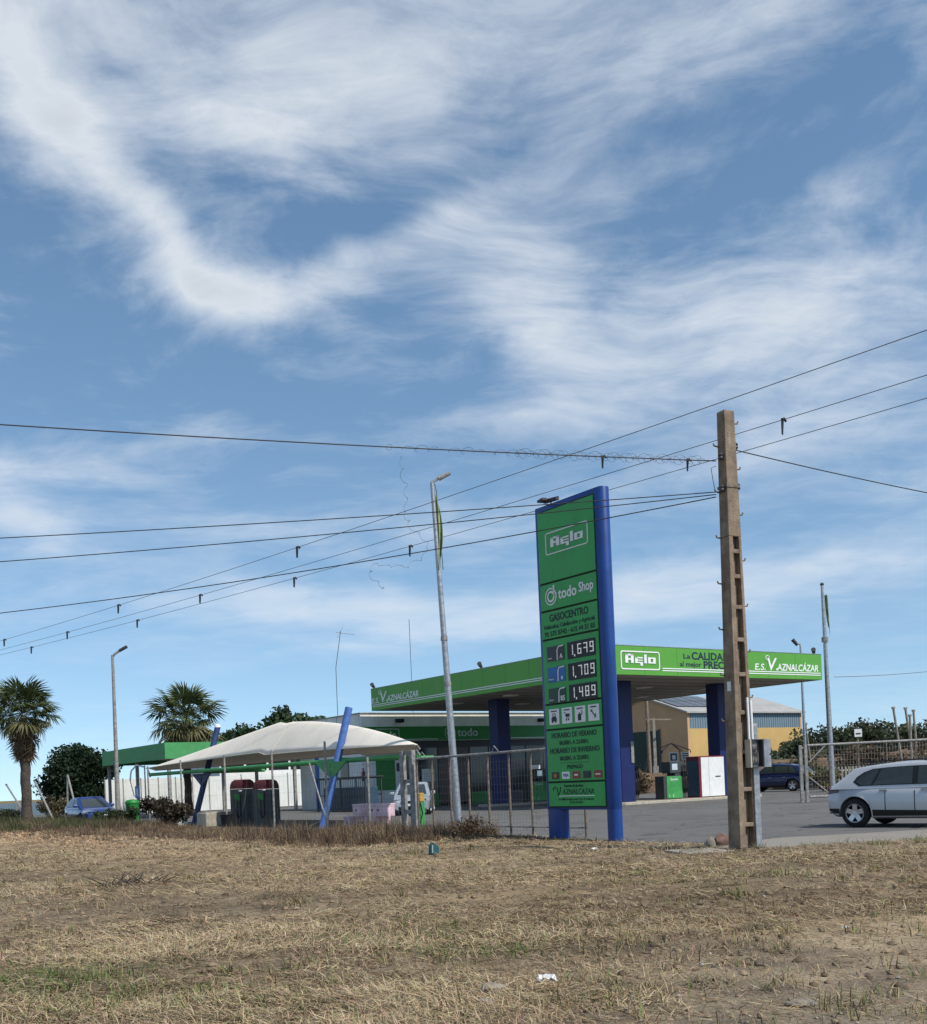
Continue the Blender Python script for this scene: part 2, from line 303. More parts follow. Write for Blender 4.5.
# ================================================================== the setting
def M_ground(name, cols, scale, bump, rough=0.95, fine=90.0, stones=0.0, patch=None):
    m = bpy.data.materials.new(name); m.use_nodes = True; nt = m.node_tree; N = nt.nodes.new; Lk = nt.links.new; b = nt.nodes['Principled BSDF']
    b.inputs['Roughness'].default_value = rough; b.inputs['Specular IOR Level'].default_value = 0.2
    tc = N('ShaderNodeTexCoord')
    def nz(sc, det, ro=0.6, dist=0.0):
        n = N('ShaderNodeTexNoise'); n.inputs['Scale'].default_value = sc; n.inputs['Detail'].default_value = det; n.inputs['Roughness'].default_value = ro; n.inputs['Distortion'].default_value = dist
        Lk(tc.outputs['Object'], n.inputs['Vector']); return n.outputs[0]
    big = nz(scale, 8, 0.65, 0.4); fn = nz(fine, 6, 0.7); md = nz(scale * 7, 6, 0.65)
    ad = N('ShaderNodeMath'); ad.operation = 'MULTIPLY_ADD'; ad.inputs[1].default_value = 0.55; Lk(big, ad.inputs[0])
    a2 = N('ShaderNodeMath'); a2.operation = 'MULTIPLY_ADD'; a2.inputs[1].default_value = 0.45; a2.inputs[2].default_value = 0; Lk(md, a2.inputs[0]); Lk(a2.outputs[0], ad.inputs[2])
    rp = N('ShaderNodeValToRGB'); Lk(ad.outputs[0], rp.inputs[0]); e = rp.color_ramp.elements
    e[0].position = 0.33; e[0].color = (*cols[0], 1); e[1].position = 0.67; e[1].color = (*cols[-1], 1)
    for i, c in enumerate(cols[1:-1]): q = e.new(0.33 + 0.34 * (i + 1) / (len(cols) - 1)); q.color = (*c, 1)
    mx = N('ShaderNodeMix'); mx.data_type = 'RGBA'; mx.blend_type = 'OVERLAY'; mx.inputs[0].default_value = 0.7; Lk(rp.outputs[0], mx.inputs[6])
    g = N('ShaderNodeValToRGB'); g.color_ramp.elements[0].position = 0.3; g.color_ramp.elements[0].color = (0.2, 0.2, 0.2, 1); g.color_ramp.elements[1].position = 0.7; g.color_ramp.elements[1].color = (0.8, 0.8, 0.8, 1)
    Lk(fn, g.inputs[0]); Lk(g.outputs[0], mx.inputs[7])
    if patch:                               # damp, ashy and sandy patches of the soil, stored on the sheet
        at_ = N('ShaderNodeAttribute'); at_.attribute_name = 'Col'; m2 = N('ShaderNodeMix'); m2.data_type = 'RGBA'; m2.blend_type = 'MULTIPLY'; m2.inputs[0].default_value = 1.0
        Lk(mx.outputs[2], m2.inputs[6]); Lk(at_.outputs['Color'], m2.inputs[7]); Lk(m2.outputs[2], b.inputs['Base Color'])
    else: Lk(mx.outputs[2], b.inputs['Base Color'])
    if stones:                              # cracks and oily stains of old asphalt
        v = N('ShaderNodeTexVoronoi'); v.feature = 'DISTANCE_TO_EDGE'; v.inputs['Scale'].default_value = 0.28; wv = N('ShaderNodeVectorMath'); wv.operation = 'MULTIPLY_ADD'; wv.inputs[1].default_value = (1.6, 1.6, 0)
        wn = N('ShaderNodeTexNoise'); wn.inputs['Scale'].default_value = 0.9; wn.inputs['Detail'].default_value = 5; Lk(tc.outputs['Object'], wn.inputs['Vector']); Lk(wn.outputs['Color'], wv.inputs[0]); Lk(tc.outputs['Object'], wv.inputs[2]); Lk(wv.outputs[0], v.inputs['Vector'])
        cr = N('ShaderNodeMapRange'); cr.inputs[1].default_value = 0.0; cr.inputs[2].default_value = 0.012; cr.inputs[3].default_value = 0.45; cr.inputs[4].default_value = 1.0; Lk(v.outputs['Distance'], cr.inputs[0])
        sn = nz(0.55, 4, 0.55, 0.3); sr = N('ShaderNodeMapRange'); sr.inputs[1].default_value = 0.60; sr.inputs[2].default_value = 0.70; sr.inputs[3].default_value = 1.0; sr.inputs[4].default_value = 0.62; Lk(sn, sr.inputs[0])
        pr_ = N('ShaderNodeMath'); pr_.operation = 'MULTIPLY'; Lk(cr.outputs[0], pr_.inputs[0]); Lk(sr.outputs[0], pr_.inputs[1])
        m3 = N('ShaderNodeVectorMath'); m3.operation = 'SCALE'; Lk(mx.outputs[2], m3.inputs[0]); Lk(pr_.outputs[0], m3.inputs[3]); Lk(m3.outputs[0], b.inputs['Base Color'])
    bp = N('ShaderNodeBump'); bp.inputs['Strength'].default_value = bump; bp.inputs['Distance'].default_value = 0.03
    sm = N('ShaderNodeMath'); sm.operation = 'ADD'; Lk(fn, sm.inputs[0]); Lk(md, sm.inputs[1]); Lk(sm.outputs[0], bp.inputs['Height']); Lk(bp.outputs[0], b.inputs['Normal'])
    MATS[name] = m; return m
M_ground('far_land', [(0.13, 0.10, 0.05), (0.20, 0.15, 0.08), (0.10, 0.10, 0.04)], 0.02, 0.2, fine=3.0)
M_ground('soil', [(0.12, 0.092, 0.064), (0.215, 0.165, 0.108), (0.30, 0.23, 0.142), (0.19, 0.148, 0.10)], 0.35, 1.0, fine=45, patch=True)
M_ground('asphalt', [(0.088, 0.085, 0.081), (0.13, 0.126, 0.12), (0.148, 0.143, 0.136), (0.175, 0.167, 0.156)], 0.22, 0.3, rough=0.85, fine=70, stones=1.0)
M_ground('sandy', [(0.20, 0.18, 0.155), (0.27, 0.245, 0.21), (0.235, 0.21, 0.175)], 0.5, 0.4, fine=40)

BND = [S(-15.5, 75), S(-15.5, 30), S(-15.5, 0), S(-15.5, -12), S(-15.2, -15.8), gp(628, 841), gp(655, 842), gp(700, 843.5), gp(760, 847), gp(850, 843.5), gp(927, 838), Vector((16, 22.6, 0)), Vector((50, 29, 0))]
BND = [(p.x, p.y) for p in BND]
def sdist(x, y):                            # >0 on the field (camera) side of its edge
    x = np.asarray(x, float); y = np.asarray(y, float); best = np.full(x.shape, 1e9); sg = np.zeros(x.shape)
    for (ax, ay), (bx, by) in zip(BND[:-1], BND[1:]):
        ex, ey = bx - ax, by - ay; t = np.clip(((x - ax) * ex + (y - ay) * ey) / (ex * ex + ey * ey), 0, 1)
        dx, dy = x - ax - t * ex, y - ay - t * ey; d = np.hypot(dx, dy); cr = ex * (y - ay) - ey * (x - ax)
        m_ = d < best; best = np.where(m_, d, best); sg = np.where(m_, np.where(cr < 0, 1.0, -1.0), sg)
    return best * sg
def hfield(x, y):
    x = np.asarray(x, float); y = np.asarray(y, float); d = sdist(x, y)
    e = np.clip((d + 0.15 + 0.5 * (fbm(x * 0.9, y * 0.9, 5) - 0.5)) / 0.9, 0, 1); e = e * e * (3 - 2 * e)
    z = 0.035 + 0.10 * (fbm(x * 0.45, y * 0.45, 11) - 0.5) + 0.07 * (fbm(x * 1.7, y * 1.7, 12) - 0.5) + 0.035 * (fbm(x * 6, y * 6, 13, 3) - 0.5)
    lx = (x - C0.x) * ca + (y - C0.y) * sa; ly = -(x - C0.x) * sa + (y - C0.y) * ca      # low bank of spoil along the wash yard
    bank = np.exp(-((lx + 21.6 + 0.8 * (fbm(ly * 0.3, ly * 0.0 + 3, 21) - 0.5)) / 1.1) ** 2) * np.clip((ly + 7.5) / 4, 0, 1) * (0.04 + 0.14 * fbm(ly * 0.7, lx * 0.7, 22))
    return -0.06 + e * (0.06 + z + bank)

# zones of the field, in metres: how much straw lies there, how green, how dark
def zones(x, y):
    big = fbm(x * 0.16 + 3, y * 0.62, 31); md = fbm(x * 0.9, y * 1.6, 32)
    straw = 0.22 + 1.9 * (big - 0.38) + 0.9 * (md - 0.5)
    def blob(cx, cy, sx, sy): return np.exp(-((x - cx) / sx) ** 2 - ((y - cy) / sy) ** 2)
    dark = 0.9 * blob(2.6, 12.2, 2.6, 1.4) + 0.5 * blob(-2.6, 13.6, 2.2, 1.2) + 0.7 * blob(1.6, 8.9, 1.4, 0.8) + 0.5 * blob(-1.6, 9.0, 1.2, .6)
    dark = dark + 0.5 * blob(4.8, 15.5, 2.5, 1.0) + 0.45 * blob(-4.5, 17, 3, 1.0)
    path = 1 / (1 + np.exp(-(x - 1.2 - (y - 7) * 0.55) * 2.2)) * np.clip((11.5 - y) / 3, 0, 1)
    straw = straw - 0.55 * dark - 0.75 * path + 0.5 * blob(-1.5, 7.6, 1.6, .7) + 0.5 * blob(-3.2, 11, 1.5, 0.8) + 0.35 * blob(1.0, 15, 2.5, .9)
    green = 1.0 * blob(-3.3, 8.6, 1.0, 0.7) + 0.9 * blob(2.9, 14.6, 0.9, 0.8) + 0.5 * blob(-0.6, 10, 1.0, .7) + 0.6 * blob(0.2, 9.0, .8, .4) + 0.7 * blob(8.0, 19.4, 2.5, .9) + 0.5 * blob(-2.2, 7.4, 1.0, .4)
    green = green + 0.9 * np.clip(fbm(x * 0.7, y * 0.7, 41) - 0.56, 0, 1)
    return np.clip(straw, 0.02, 1.2), np.clip(green, 0, 1), np.clip(dark + 0.6 * np.clip(0.42 - big, 0, 1) * 3, 0, 1) * (1 - 0.8 * path), path

def build_setting():
    MBg = MB(); n = 64
    MBg.add([(0, 0, 0)] + [(4000 * math.cos(2 * math.pi * i / n), 4000 * math.sin(2 * math.pi * i / n), 0) for i in range(n)], [(0, 1 + i, 1 + (i + 1) % n) for i in range(n)])
    g = MBg.build('ground', 'far_land'); g.location.z = -0.09; tag(g, 'flat dry plain stretching to the horizon', 'ground', kind='structure')
    r = MB(); b = [Vector((x, y, 0)) for x, y in BND]
    r.add([S(-17, 75), S(-17, 0), S(-16.6, -15.5), gp(620, 849), gp(700, 851), gp(760, 855), gp(850, 851), gp(927, 846), (16, 21.5, 0), (50, 27.5, 0), (140, 60, 0), (140, 120, 0), (30, 150, 0), S(5, 75)], [tuple(range(14))])
    r = r.build('road', 'asphalt'); tag(r, 'worn grey asphalt of the road and filling station yard', 'road', kind='structure')
    sh = MB(); top = [gp(775, 838), gp(850, 834), gp(927, 829.5), Vector((15, 24.2, 0)), Vector((50, 31, 0))]; bot = [gp(700, 850), gp(850, 850), gp(927, 845), Vector((16, 21.6, 0)), Vector((50, 27.6, 0))]
    sh.grid([[(p.x, p.y, 0.004) for p in bot], [(p.x, p.y, 0.004) for p in top]])
    tag(sh.build('road_shoulder', 'sandy'), 'pale sandy shoulder between the asphalt and the dry field', 'road shoulder', kind='structure')
    # the field, one sheet with relief, finer close to the camera
    xs = np.concatenate([np.arange(-48, -12, 0.5), np.arange(-12, 12, 0.16), np.arange(12, 48.1, 0.5)])
    ys = np.concatenate([np.arange(-8, 4, 0.5), np.arange(4, 14, 0.12), np.arange(14, 34, 0.2), np.arange(34, 76, 0.5)])
    X, Y = np.meshgrid(xs, ys); Z = hfield(X, Y); sd = sdist(X, Y); keep = sd > -1.0
    nx = len(xs); idx = np.arange(X.size).reshape(X.shape)
    q = keep[:-1, :-1] & keep[1:, :-1] & keep[:-1, 1:] & keep[1:, 1:]
    a, b_, c, d = idx[:-1, :-1][q], idx[:-1, 1:][q], idx[1:, 1:][q], idx[1:, :-1][q]
    V = np.stack([X, Y, Z], -1).reshape(-1, 3); used = np.zeros(len(V), bool)
    for k in (a, b_, c, d): used[k] = True
    rm = np.cumsum(used) - 1
    T = np.concatenate([np.stack([rm[a], rm[b_], rm[c]], 1), np.stack([rm[a], rm[c], rm[d]], 1)])
    x_, y_ = V[used][:, 0], V[used][:, 1]; st, gr, dk, pth = zones(x_, y_); mott = fbm(x_ * 2.2, y_ * 3.0, 77, 5)
    tone = np.clip(1.14 - 0.52 * dk + 0.9 * (mott - 0.5), 0.4, 1.5); lx = (x_ - C0.x) * ca + (y_ - C0.y) * sa; warm = np.exp(-((lx + 23.3) / 2.6) ** 2) * np.clip((16 - x_) / 10, 0, 1)
    colr = (tone * (1 + 0.12 * pth))[:, None] * (1 + pth[:, None] * np.array([-0.06, 0.0, 0.10])) * (1 + 0.16 * warm[:, None] * np.array([1.25, 0.85, 0.35]))
    f = tri_mesh('field', V[used], T, colr, 'soil'); f.data.shade_smooth()
    tag(f, 'bare brown soil of the mown field in the foreground', 'field', kind='structure')
build_setting()

M_attr('straw', 0.85, 0.0); M_attr('leaf', 0.6, 0.25)
def scatter_field():
    # candidates with even density on the picture: more per square metre close by
    def cand(n, y0, y1, half, pw=1.6):
        u = RNG.random(n); y = (y0 ** (1 - pw) + u * (y1 ** (1 - pw) - y0 ** (1 - pw))) ** (1 / (1 - pw))
        x = RNG.uniform(-1, 1, n) * (half[0] + half[1] * y); return x, y
    x, y = cand(760000, 3.2, 62, (2.2, 0.50)); st, gr, dk, pth = zones(x, y); sd = sdist(x, y)
    k = (RNG.random(len(x)) < np.clip((st + 0.12 + np.clip((y - 14) / 25, 0, 0.35)).clip(0.2, 1) * (1 - 0.72 * pth), 0.05, 1)) & (sd > 0.05 + 0.5 * RNG.random(len(x)))
    x, y, st, gr, dk = x[k], y[k], st[k], gr[k], dk[k]; n = len(x)
    z = hfield(x, y) + RNG.uniform(0.0, 0.025, n) * (0.3 + st)
    az = RNG.uniform(0, 2 * math.pi, n); w = fbm(x * 0.5, y * 0.5, 51) * 6; al = RNG.random(n) < 0.5; az = np.where(al, w + RNG.normal(0, 0.5, n), az)
    tilt = np.abs(RNG.normal(0.08, 0.22, n)); up = RNG.random(n) < 0.10; tilt = np.where(up, RNG.uniform(0.5, 1.4, n), tilt)
    Ln = RNG.uniform(0.03, 0.17, n) * np.where(up, 0.7, 1) * (1 + y / 60); Wd = RNG.uniform(0.0025, 0.0055, n) * (0.8 + y / 13)
    c1 = np.array([0.60, 0.475, 0.29]); c2 = np.array([0.375, 0.275, 0.165]); c3 = np.array([0.145, 0.102, 0.066]); cg = np.array([0.11, 0.135, 0.04])
    t = np.clip(RNG.normal(0.46 + 0.40 * (st - 0.5) - 0.40 * dk + 0.5 * (fbm(x * 1.5, y * 2.2, 88) - 0.5), 0.30, n), 0, 1)[:, None]
    colr = np.where(t > 0.5, c2 + (c1 - c2) * (t - 0.5) * 2, c3 + (c2 - c3) * t * 2)
    g = (RNG.random(n) < gr * 0.5)[:, None]; colr = np.where(g, cg * RNG.uniform(0.6, 1.5, (n, 1)), colr)
    colr = colr * (0.9 + 0.25 * (RNG.random((n, 3)) - 0.5))
    tag(blades('straw_litter', np.stack([x, y, z], 1), Ln, Wd, az, tilt, RNG.uniform(-0.2, 0.6, n), colr, 'straw'), 'cut straw and dry grass lying all over the field', 'straw', kind='stuff')
    # standing tufts: green weeds and short dry stubble
    cx, cy = cand(5200, 4, 30, (2, 0.5), 1.5); st, gr, dk, pth = zones(cx, cy); k = (RNG.random(len(cx)) < np.clip(gr * 0.7 + 0.10, 0, 1)) & (sdist(cx, cy) > 0.3); cx, cy, gr = cx[k], cy[k], gr[k]
    m = RNG.integers(10, 34, len(cx)); x = np.repeat(cx, m); y = np.repeat(cy, m); gg = np.repeat(gr, m); n = len(x); sp = np.repeat(RNG.uniform(0.03, 0.14, len(cx)), m)
    x = x + RNG.normal(0, 1, n) * sp; y = y + RNG.normal(0, 1, n) * sp; z = hfield(x, y) - 0.01; hgt = np.repeat(RNG.uniform(0.05, 0.17, len(cx)), m)
    gm = (RNG.random(n) < np.clip(gg * 1.3 + 0.15, 0, 0.9))[:, None]
    colr = np.where(gm, np.array([0.105, 0.15, 0.04]) * RNG.uniform(0.5, 1.4, (n, 1)), np.array([0.30, 0.235, 0.12]) * RNG.uniform(0.5, 1.2, (n, 1)))
    tag(blades('grass_tufts', np.stack([x, y, z], 1), hgt * RNG.uniform(0.6, 1.4, n), RNG.uniform(0.004, 0.008, n) * (0.8 + y / 16), RNG.uniform(0, 6.283, n), RNG.uniform(0.6, 1.45, n), RNG.uniform(0, 0.9, n), colr, 'straw'),
        'short standing tufts of green and dry grass in the field', 'grass', kind='stuff')
    # matted tussocks of mown hay
    cx, cy = cand(1500, 4, 32, (2, 0.5), 1.35); st, gr, dk, pth = zones(cx, cy); k = (sdist(cx, cy) > 0.4) & (RNG.random(len(cx)) < np.clip(st + 0.25, 0.15, 1) * (1 - 0.85 * pth)); cx, cy, st = cx[k], cy[k], st[k]
    m = RNG.integers(70, 150, len(cx)); x = np.repeat(cx, m); y = np.repeat(cy, m); n = len(x); R_ = np.repeat(RNG.uniform(0.10, 0.38, len(cx)), m); a = RNG.uniform(0, 6.283, n); rr = R_ * np.sqrt(RNG.random(n)); hm = np.repeat(RNG.uniform(0.02, 0.10, len(cx)), m)
    x = x + rr * np.cos(a) * 1.5; y = y + rr * np.sin(a); z = hfield(x, y) + hm * (1 - (rr / R_) ** 2) * RNG.random(n); w = np.repeat(RNG.uniform(0, 6.283, len(cx)), m)
    tone = np.repeat(RNG.choice([0.35, 0.6, 0.85, 1.0, 1.1], len(cx)), m)[:, None] * RNG.uniform(0.6, 1.25, (n, 1))
    tag(blades('hay_tussocks', np.stack([x, y, z], 1), RNG.uniform(0.05, 0.15, n) * (1 + y / 60), RNG.uniform(0.0025, 0.0045, n) * (0.8 + y / 13), w + RNG.normal(0, 0.9, n), np.abs(RNG.normal(0.12, 0.25, n)), RNG.uniform(-0.2, 0.7, n), np.array([0.42, 0.335, 0.20]) * tone, 'straw'),
        'matted mounds of mown hay dotted over the field', 'hay', kind='stuff')
    # tall dry weeds along the fence and the bank
    n0 = 6000; ly = RNG.uniform(-15.5, 34, n0); lx = -16.6 + RNG.normal(0, 0.55, n0) - np.where(ly > -4, RNG.uniform(0, 5.2, n0) * np.clip((ly + 5) / 7, 0, 1), 0); lx = np.where((ly < -1) & (ly > -13) & (RNG.random(n0) < 0.6), lx - RNG.uniform(0, 3.0, n0), lx); dens = 0.25 + 1.1 * fbm(ly * 0.45, lx * 0.45, 61); k = RNG.random(n0) < dens; lx, ly = lx[k], ly[k]
    cx = C0.x + lx * ca - ly * sa; cy = C0.y + lx * sa + ly * ca; kk = (sdist(cx, cy) > 0.1) & ((ly > -13.6) | (RNG.random(len(ly)) < 0.3)); cx, cy, ly = cx[kk], cy[kk], ly[kk]
    m = RNG.integers(30, 80, len(cx)); x = np.repeat(cx, m); y = np.repeat(cy, m); n = len(x); L2 = np.repeat(ly, m)
    sp = np.repeat(RNG.uniform(0.06, 0.22, len(cx)), m); x = x + RNG.normal(0, 1, n) * sp; y = y + RNG.normal(0, 1, n) * sp; z = hfield(x, y) - 0.02
    hgt = np.repeat(RNG.uniform(0.12, 0.42, len(cx)) * np.where(ly < -13, 0.45, np.where((ly > -1) & (ly < 9), 0.85, np.where((ly > -7) & (ly < -1), 1.0, 1.6))) * (0.15 + 1.6 * fbm(cx * 0.8, cy * 0.8, 64) ** 1.5 + 0.5 * (RNG.random(len(cx)) < 0.12)), m) * RNG.uniform(0.4, 1.1, n)
    pal = np.array([[0.19, 0.13, 0.08], [0.11, 0.07, 0.05], [0.27, 0.205, 0.12], [0.07, 0.05, 0.04], [0.06, 0.075, 0.03]])
    gchance = np.clip((L2 - 9) / 6, 0, 1) * 0.6
    ci = np.repeat(RNG.integers(0, 4, len(cx)), m); ci = np.where(RNG.random(n) < 0.35, RNG.integers(0, 4, n), ci); ci = np.where(RNG.random(n) < gchance, 4, ci)
    tag(blades('dry_weeds', np.stack([x, y, z], 1), hgt, RNG.uniform(0.006, 0.014, n), RNG.uniform(0, 6.283, n), RNG.uniform(0.5, 1.5, n), RNG.uniform(-0.5, 0.9, n), pal[ci] * RNG.uniform(0.7, 1.3, (n, 1)), 'straw'),
        'tall brown dead weeds growing along the foot of the fence', 'weeds', kind='stuff')
    # low green grass on the bank at the far left
    n0 = 1900; ly = RNG.uniform(10, 36, n0); lx = -19.0 + RNG.normal(0, 1.3, n0); cx = C0.x + lx * ca - ly * sa; cy = C0.y + lx * sa + ly * ca; k = RNG.random(n0) < 0.35 + 0.8 * fbm(lx, ly * 0.5, 71); cx, cy = cx[k], cy[k]
    m = RNG.integers(25, 50, len(cx)); x = np.repeat(cx, m); y = np.repeat(cy, m); n = len(x); x = x + RNG.normal(0, 0.2, n); y = y + RNG.normal(0, 0.2, n); z = hfield(x, y) - 0.02
    tag(blades('green_bank_grass', np.stack([x, y, z], 1), RNG.uniform(0.15, 0.62, n), RNG.uniform(0.008, 0.018, n), RNG.uniform(0, 6.283, n), RNG.uniform(0.6, 1.5, n), RNG.uniform(0, 0.9, n), np.array([0.045, 0.065, 0.022]) * RNG.uniform(0.5, 1.7, (n, 1)), 'straw'),
        'green grass on the bank in front of the blue saloon', 'grass', kind='stuff')
    # small stones
    x, y = cand(2600, 3.5, 26, (2, 0.5), 1.9); st, gr, dk, pth = zones(x, y); k = (RNG.random(len(x)) < 0.10 + 0.75 * ((x > 0.8) & (y < 12))) & (sdist(x, y) > 0.1); x, y = x[k], y[k]
    V = []; T = []; Cc = []
    base = np.array([[1, 0, 0], [-1, 0, 0], [0, 1, 0], [0, -1, 0], [0, 0, 1], [0, 0, -1], [.6, .6, .5], [-.6, .5, .6], [.5, -.6, .55], [-.6, -.6, .45]], float)
    tr = [(0, 6, 4), (6, 2, 4), (2, 7, 4), (7, 1, 4), (1, 9, 4), (9, 3, 4), (3, 8, 4), (8, 0, 4), (0, 2, 6), (2, 1, 7), (1, 3, 9), (3, 0, 8)]
    for i in range(len(x)):
        r = RNG.uniform(0.006, 0.022) * (1 + 0.6 * (RNG.random() < 0.1)); p = base * r * RNG.uniform(0.6, 1.3, (10, 3)); p[:, 2] *= 0.7
        V.append(p + np.array([x[i], y[i], float(hfield(x[i:i + 1], y[i:i + 1])[0]) + r * 0.3])); T.append(np.array(tr) + 10 * i); Cc.append(np.tile(np.array([0.27, 0.24, 0.20]) * RNG.uniform(0.5, 1.35), (10, 1)))
    x2, y2 = cand(11000, 3.5, 32, (2, 0.5), 1.7); k = (RNG.random(len(x2)) < 0.25 + 0.8 * zones(x2, y2)[2]) & (sdist(x2, y2) > 0.1); x2, y2 = x2[k], y2[k]; lyr = RNG.uniform(-6, 34, 2600); lxr = -22.4 + RNG.normal(0, 0.7, 2600); x2 = np.concatenate([x2, C0.x + lxr * ca - lyr * sa]); y2 = np.concatenate([y2, C0.y + lxr * sa + lyr * ca]); z2 = hfield(x2, y2); V2 = []; T2 = []; C2 = []
    for i in range(len(x2)):
        r = RNG.uniform(0.010, 0.035) * (0.8 + y2[i] / 25); p = base * r * RNG.uniform(0.5, 1.4, (10, 3)); p[:, 2] *= 0.75; V2.append(p + np.array([x2[i], y2[i], z2[i] + r * 0.15])); T2.append(np.array(tr) + 10 * i); C2.append(np.tile((np.array([0.19, 0.14, 0.09]) if y2[i] < 28 else np.array([0.30, 0.20, 0.12])) * RNG.uniform(0.45, 1.5), (10, 1)))
    tag(tri_mesh('soil_clods', np.concatenate(V2), np.concatenate(T2), np.concatenate(C2), 'straw'), 'crumbly brown clods of earth strewn over the field', 'soil', kind='stuff')
    tag(tri_mesh('pebbles', np.concatenate(V), np.concatenate(T), np.concatenate(Cc), 'straw'), 'small pale pebbles scattered over the bare path', 'pebbles', kind='stuff')
scatter_field()

# ================================================================== materials of things
M('concrete', (0.30, 0.27, 0.22), 0.9, var=0.22, scale=5, bump=0.5, bscale=30, streak=0.5)
M('pole_concrete', (0.25, 0.19, 0.135), 0.92, var=0.28, scale=4, bump=0.6, bscale=35, streak=0.75)
M('kerb', (0.42, 0.38, 0.30), 0.9, var=0.15, bump=0.3)
M('galv', (0.42, 0.43, 0.44), 0.45, 0.75, var=0.2, scale=9)
M('galv_dull', (0.30, 0.29, 0.27), 0.7, 0.2, var=0.3, scale=9)
M('rusty', (0.20, 0.16, 0.125), 0.8, 0.1, var=0.35, scale=14)
M('sign_blue', (0.006, 0.048, 0.23), 0.42, var=0.12, scale=2, coat=0.15, streak=0.10)
M('col_blue', (0.007, 0.015, 0.095), 0.5, var=0.12, scale=2)
M('sign_green', (0.040, 0.36, 0.078), 0.4, var=0.10, scale=1.5, streak=0.22)
M('fascia_green', (0.10, 0.335, 0.042), 0.45, var=0.05, scale=0.7, streak=0.10)
M('green_paint', (0.05, 0.30, 0.075), 0.5, var=0.14, scale=2, streak=0.12)
M('bay_green', (0.065, 0.30, 0.10), 0.6, var=0.10, scale=2, streak=0.12)
M('band_green', (0.014, 0.20, 0.03), 0.5, var=0.08)
M('groove', (0.012, 0.03, 0.02), 0.7)
M('white', (0.76, 0.76, 0.74), 0.5, var=0.05, scale=3)
M('white_wall', (0.78, 0.77, 0.74), 0.8, var=0.08, scale=1.2, streak=0.22)
M('panel_white', (0.74, 0.75, 0.71), 0.6, var=0.06, scale=1.2, streak=0.16)
M('soffit', (0.34, 0.31, 0.275), 0.7, var=0.06, scale=1.5)
M('letter_white', (0.80, 0.80, 0.80), 0.5, var=0.03)
M('letter_dark', (0.012, 0.03, 0.03), 0.5, var=0.05)
M('letter_navy', (0.015, 0.02, 0.05), 0.5, var=0.05)
M('black', (0.012, 0.012, 0.013), 0.45, var=0.15)
M('black_matt', (0.02, 0.02, 0.02), 0.85, var=0.2)
M('rubber', (0.018, 0.018, 0.018), 0.85, var=0.2)
M('led', (0.72, 0.72, 0.70), 0.5, var=0.02, emit=((0.9, 0.9, 0.87), 0.16))
M('dark_glass', (0.015, 0.018, 0.02), 0.06, var=0.1, spec=0.6)
M('car_glass', (0.04, 0.05, 0.05), 0.04, var=0.1, spec=0.6)
M('shop_glass', (0.02, 0.024, 0.024), 0.08, var=0.3, scale=1.0, spec=0.6)
M('membrane', (0.80, 0.725, 0.61), 0.75, var=0.05, scale=0.8, streak=0.10)
M('post_blue', (0.07, 0.15, 0.42), 0.5, var=0.15, streak=0.15)
M('post_navy', (0.02, 0.045, 0.13), 0.5, var=0.15)
M('silver_paint', (0.58, 0.585, 0.59), 0.32, 0.25, var=0.02, coat=0.8)
M('white_paint', (0.42, 0.46, 0.50), 0.3, 0.3, var=0.02, coat=0.8)
M('blue_paint', (0.012, 0.04, 0.19), 0.3, 0.25, var=0.04, coat=0.8)
M('navy_paint', (0.008, 0.014, 0.075), 0.3, 0.2, var=0.04, coat=0.8)
M('chrome', (0.62, 0.62, 0.63), 0.22, 0.95, var=0.05)
M('tail_red', (0.10, 0.008, 0.012), 0.12, coat=1.0, var=0.1)
M('lamp_clear', (0.62, 0.65, 0.68), 0.08, 0.4, coat=1.0, var=0.1)
M('wood_pole', (0.22, 0.17, 0.12), 0.9, var=0.25, bump=0.3)
M('orange_wall', (0.56, 0.33, 0.175), 0.9, var=0.07, scale=0.6, bump=0.15, streak=0.12)
M('yellow_wall', (0.56, 0.37, 0.14), 0.9, var=0.07, scale=0.6, streak=0.12)
M('cladding', (0.20, 0.27, 0.31), 0.5, 0.2, var=0.06, streak=0.1)
M('roof_grey', (0.36, 0.35, 0.33), 0.75, var=0.10, scale=0.8, streak=0.15)
M('solar', (0.012, 0.014, 0.022), 0.15, var=0.1, spec=0.7)
M('door_green', (0.012, 0.035, 0.025), 0.6, var=0.15)
M('red_trim', (0.16, 0.015, 0.03), 0.5)
M('cab_blue', (0.04, 0.08, 0.12), 0.4)
M('dark_grey', (0.05, 0.053, 0.055), 0.55, var=0.15)
M('vac_grey', (0.045, 0.055, 0.055), 0.5, var=0.15, streak=0.1)
M('vac_red', (0.085, 0.014, 0.018), 0.85, var=0.15)
M('pink', (0.72, 0.52, 0.56), 0.6, var=0.06)
M('teal', (0.01, 0.065, 0.075), 0.4, var=0.12)
M('yellow', (0.55, 0.30, 0.04), 0.5)
M('blue_info', (0.04, 0.16, 0.42), 0.5)
M('brown_wall', (0.20, 0.135, 0.085), 0.95, var=0.3, scale=3, bump=0.6, bscale=12)
M('stone', (0.26, 0.225, 0.18), 0.95, var=0.25, scale=6, bump=0.6, bscale=20)
M('brick_rubble', (0.19, 0.11, 0.085), 0.95, var=0.3, scale=12, bump=0.6)
M('bark', (0.11, 0.085, 0.06), 0.95, var=0.3, scale=8, bump=0.8, bscale=18)
M('palm_bark', (0.085, 0.066, 0.05), 0.95, var=0.35, scale=9, bump=0.9, bscale=14)
M('paper', (0.74, 0.74, 0.72), 0.7)
M('flag', (0.26, 0.34, 0.15), 0.8, var=0.25, scale=3)
M('wire', (0.03, 0.03, 0.032), 0.6)
M('wire_grey', (0.10, 0.10, 0.10), 0.5, 0.3)
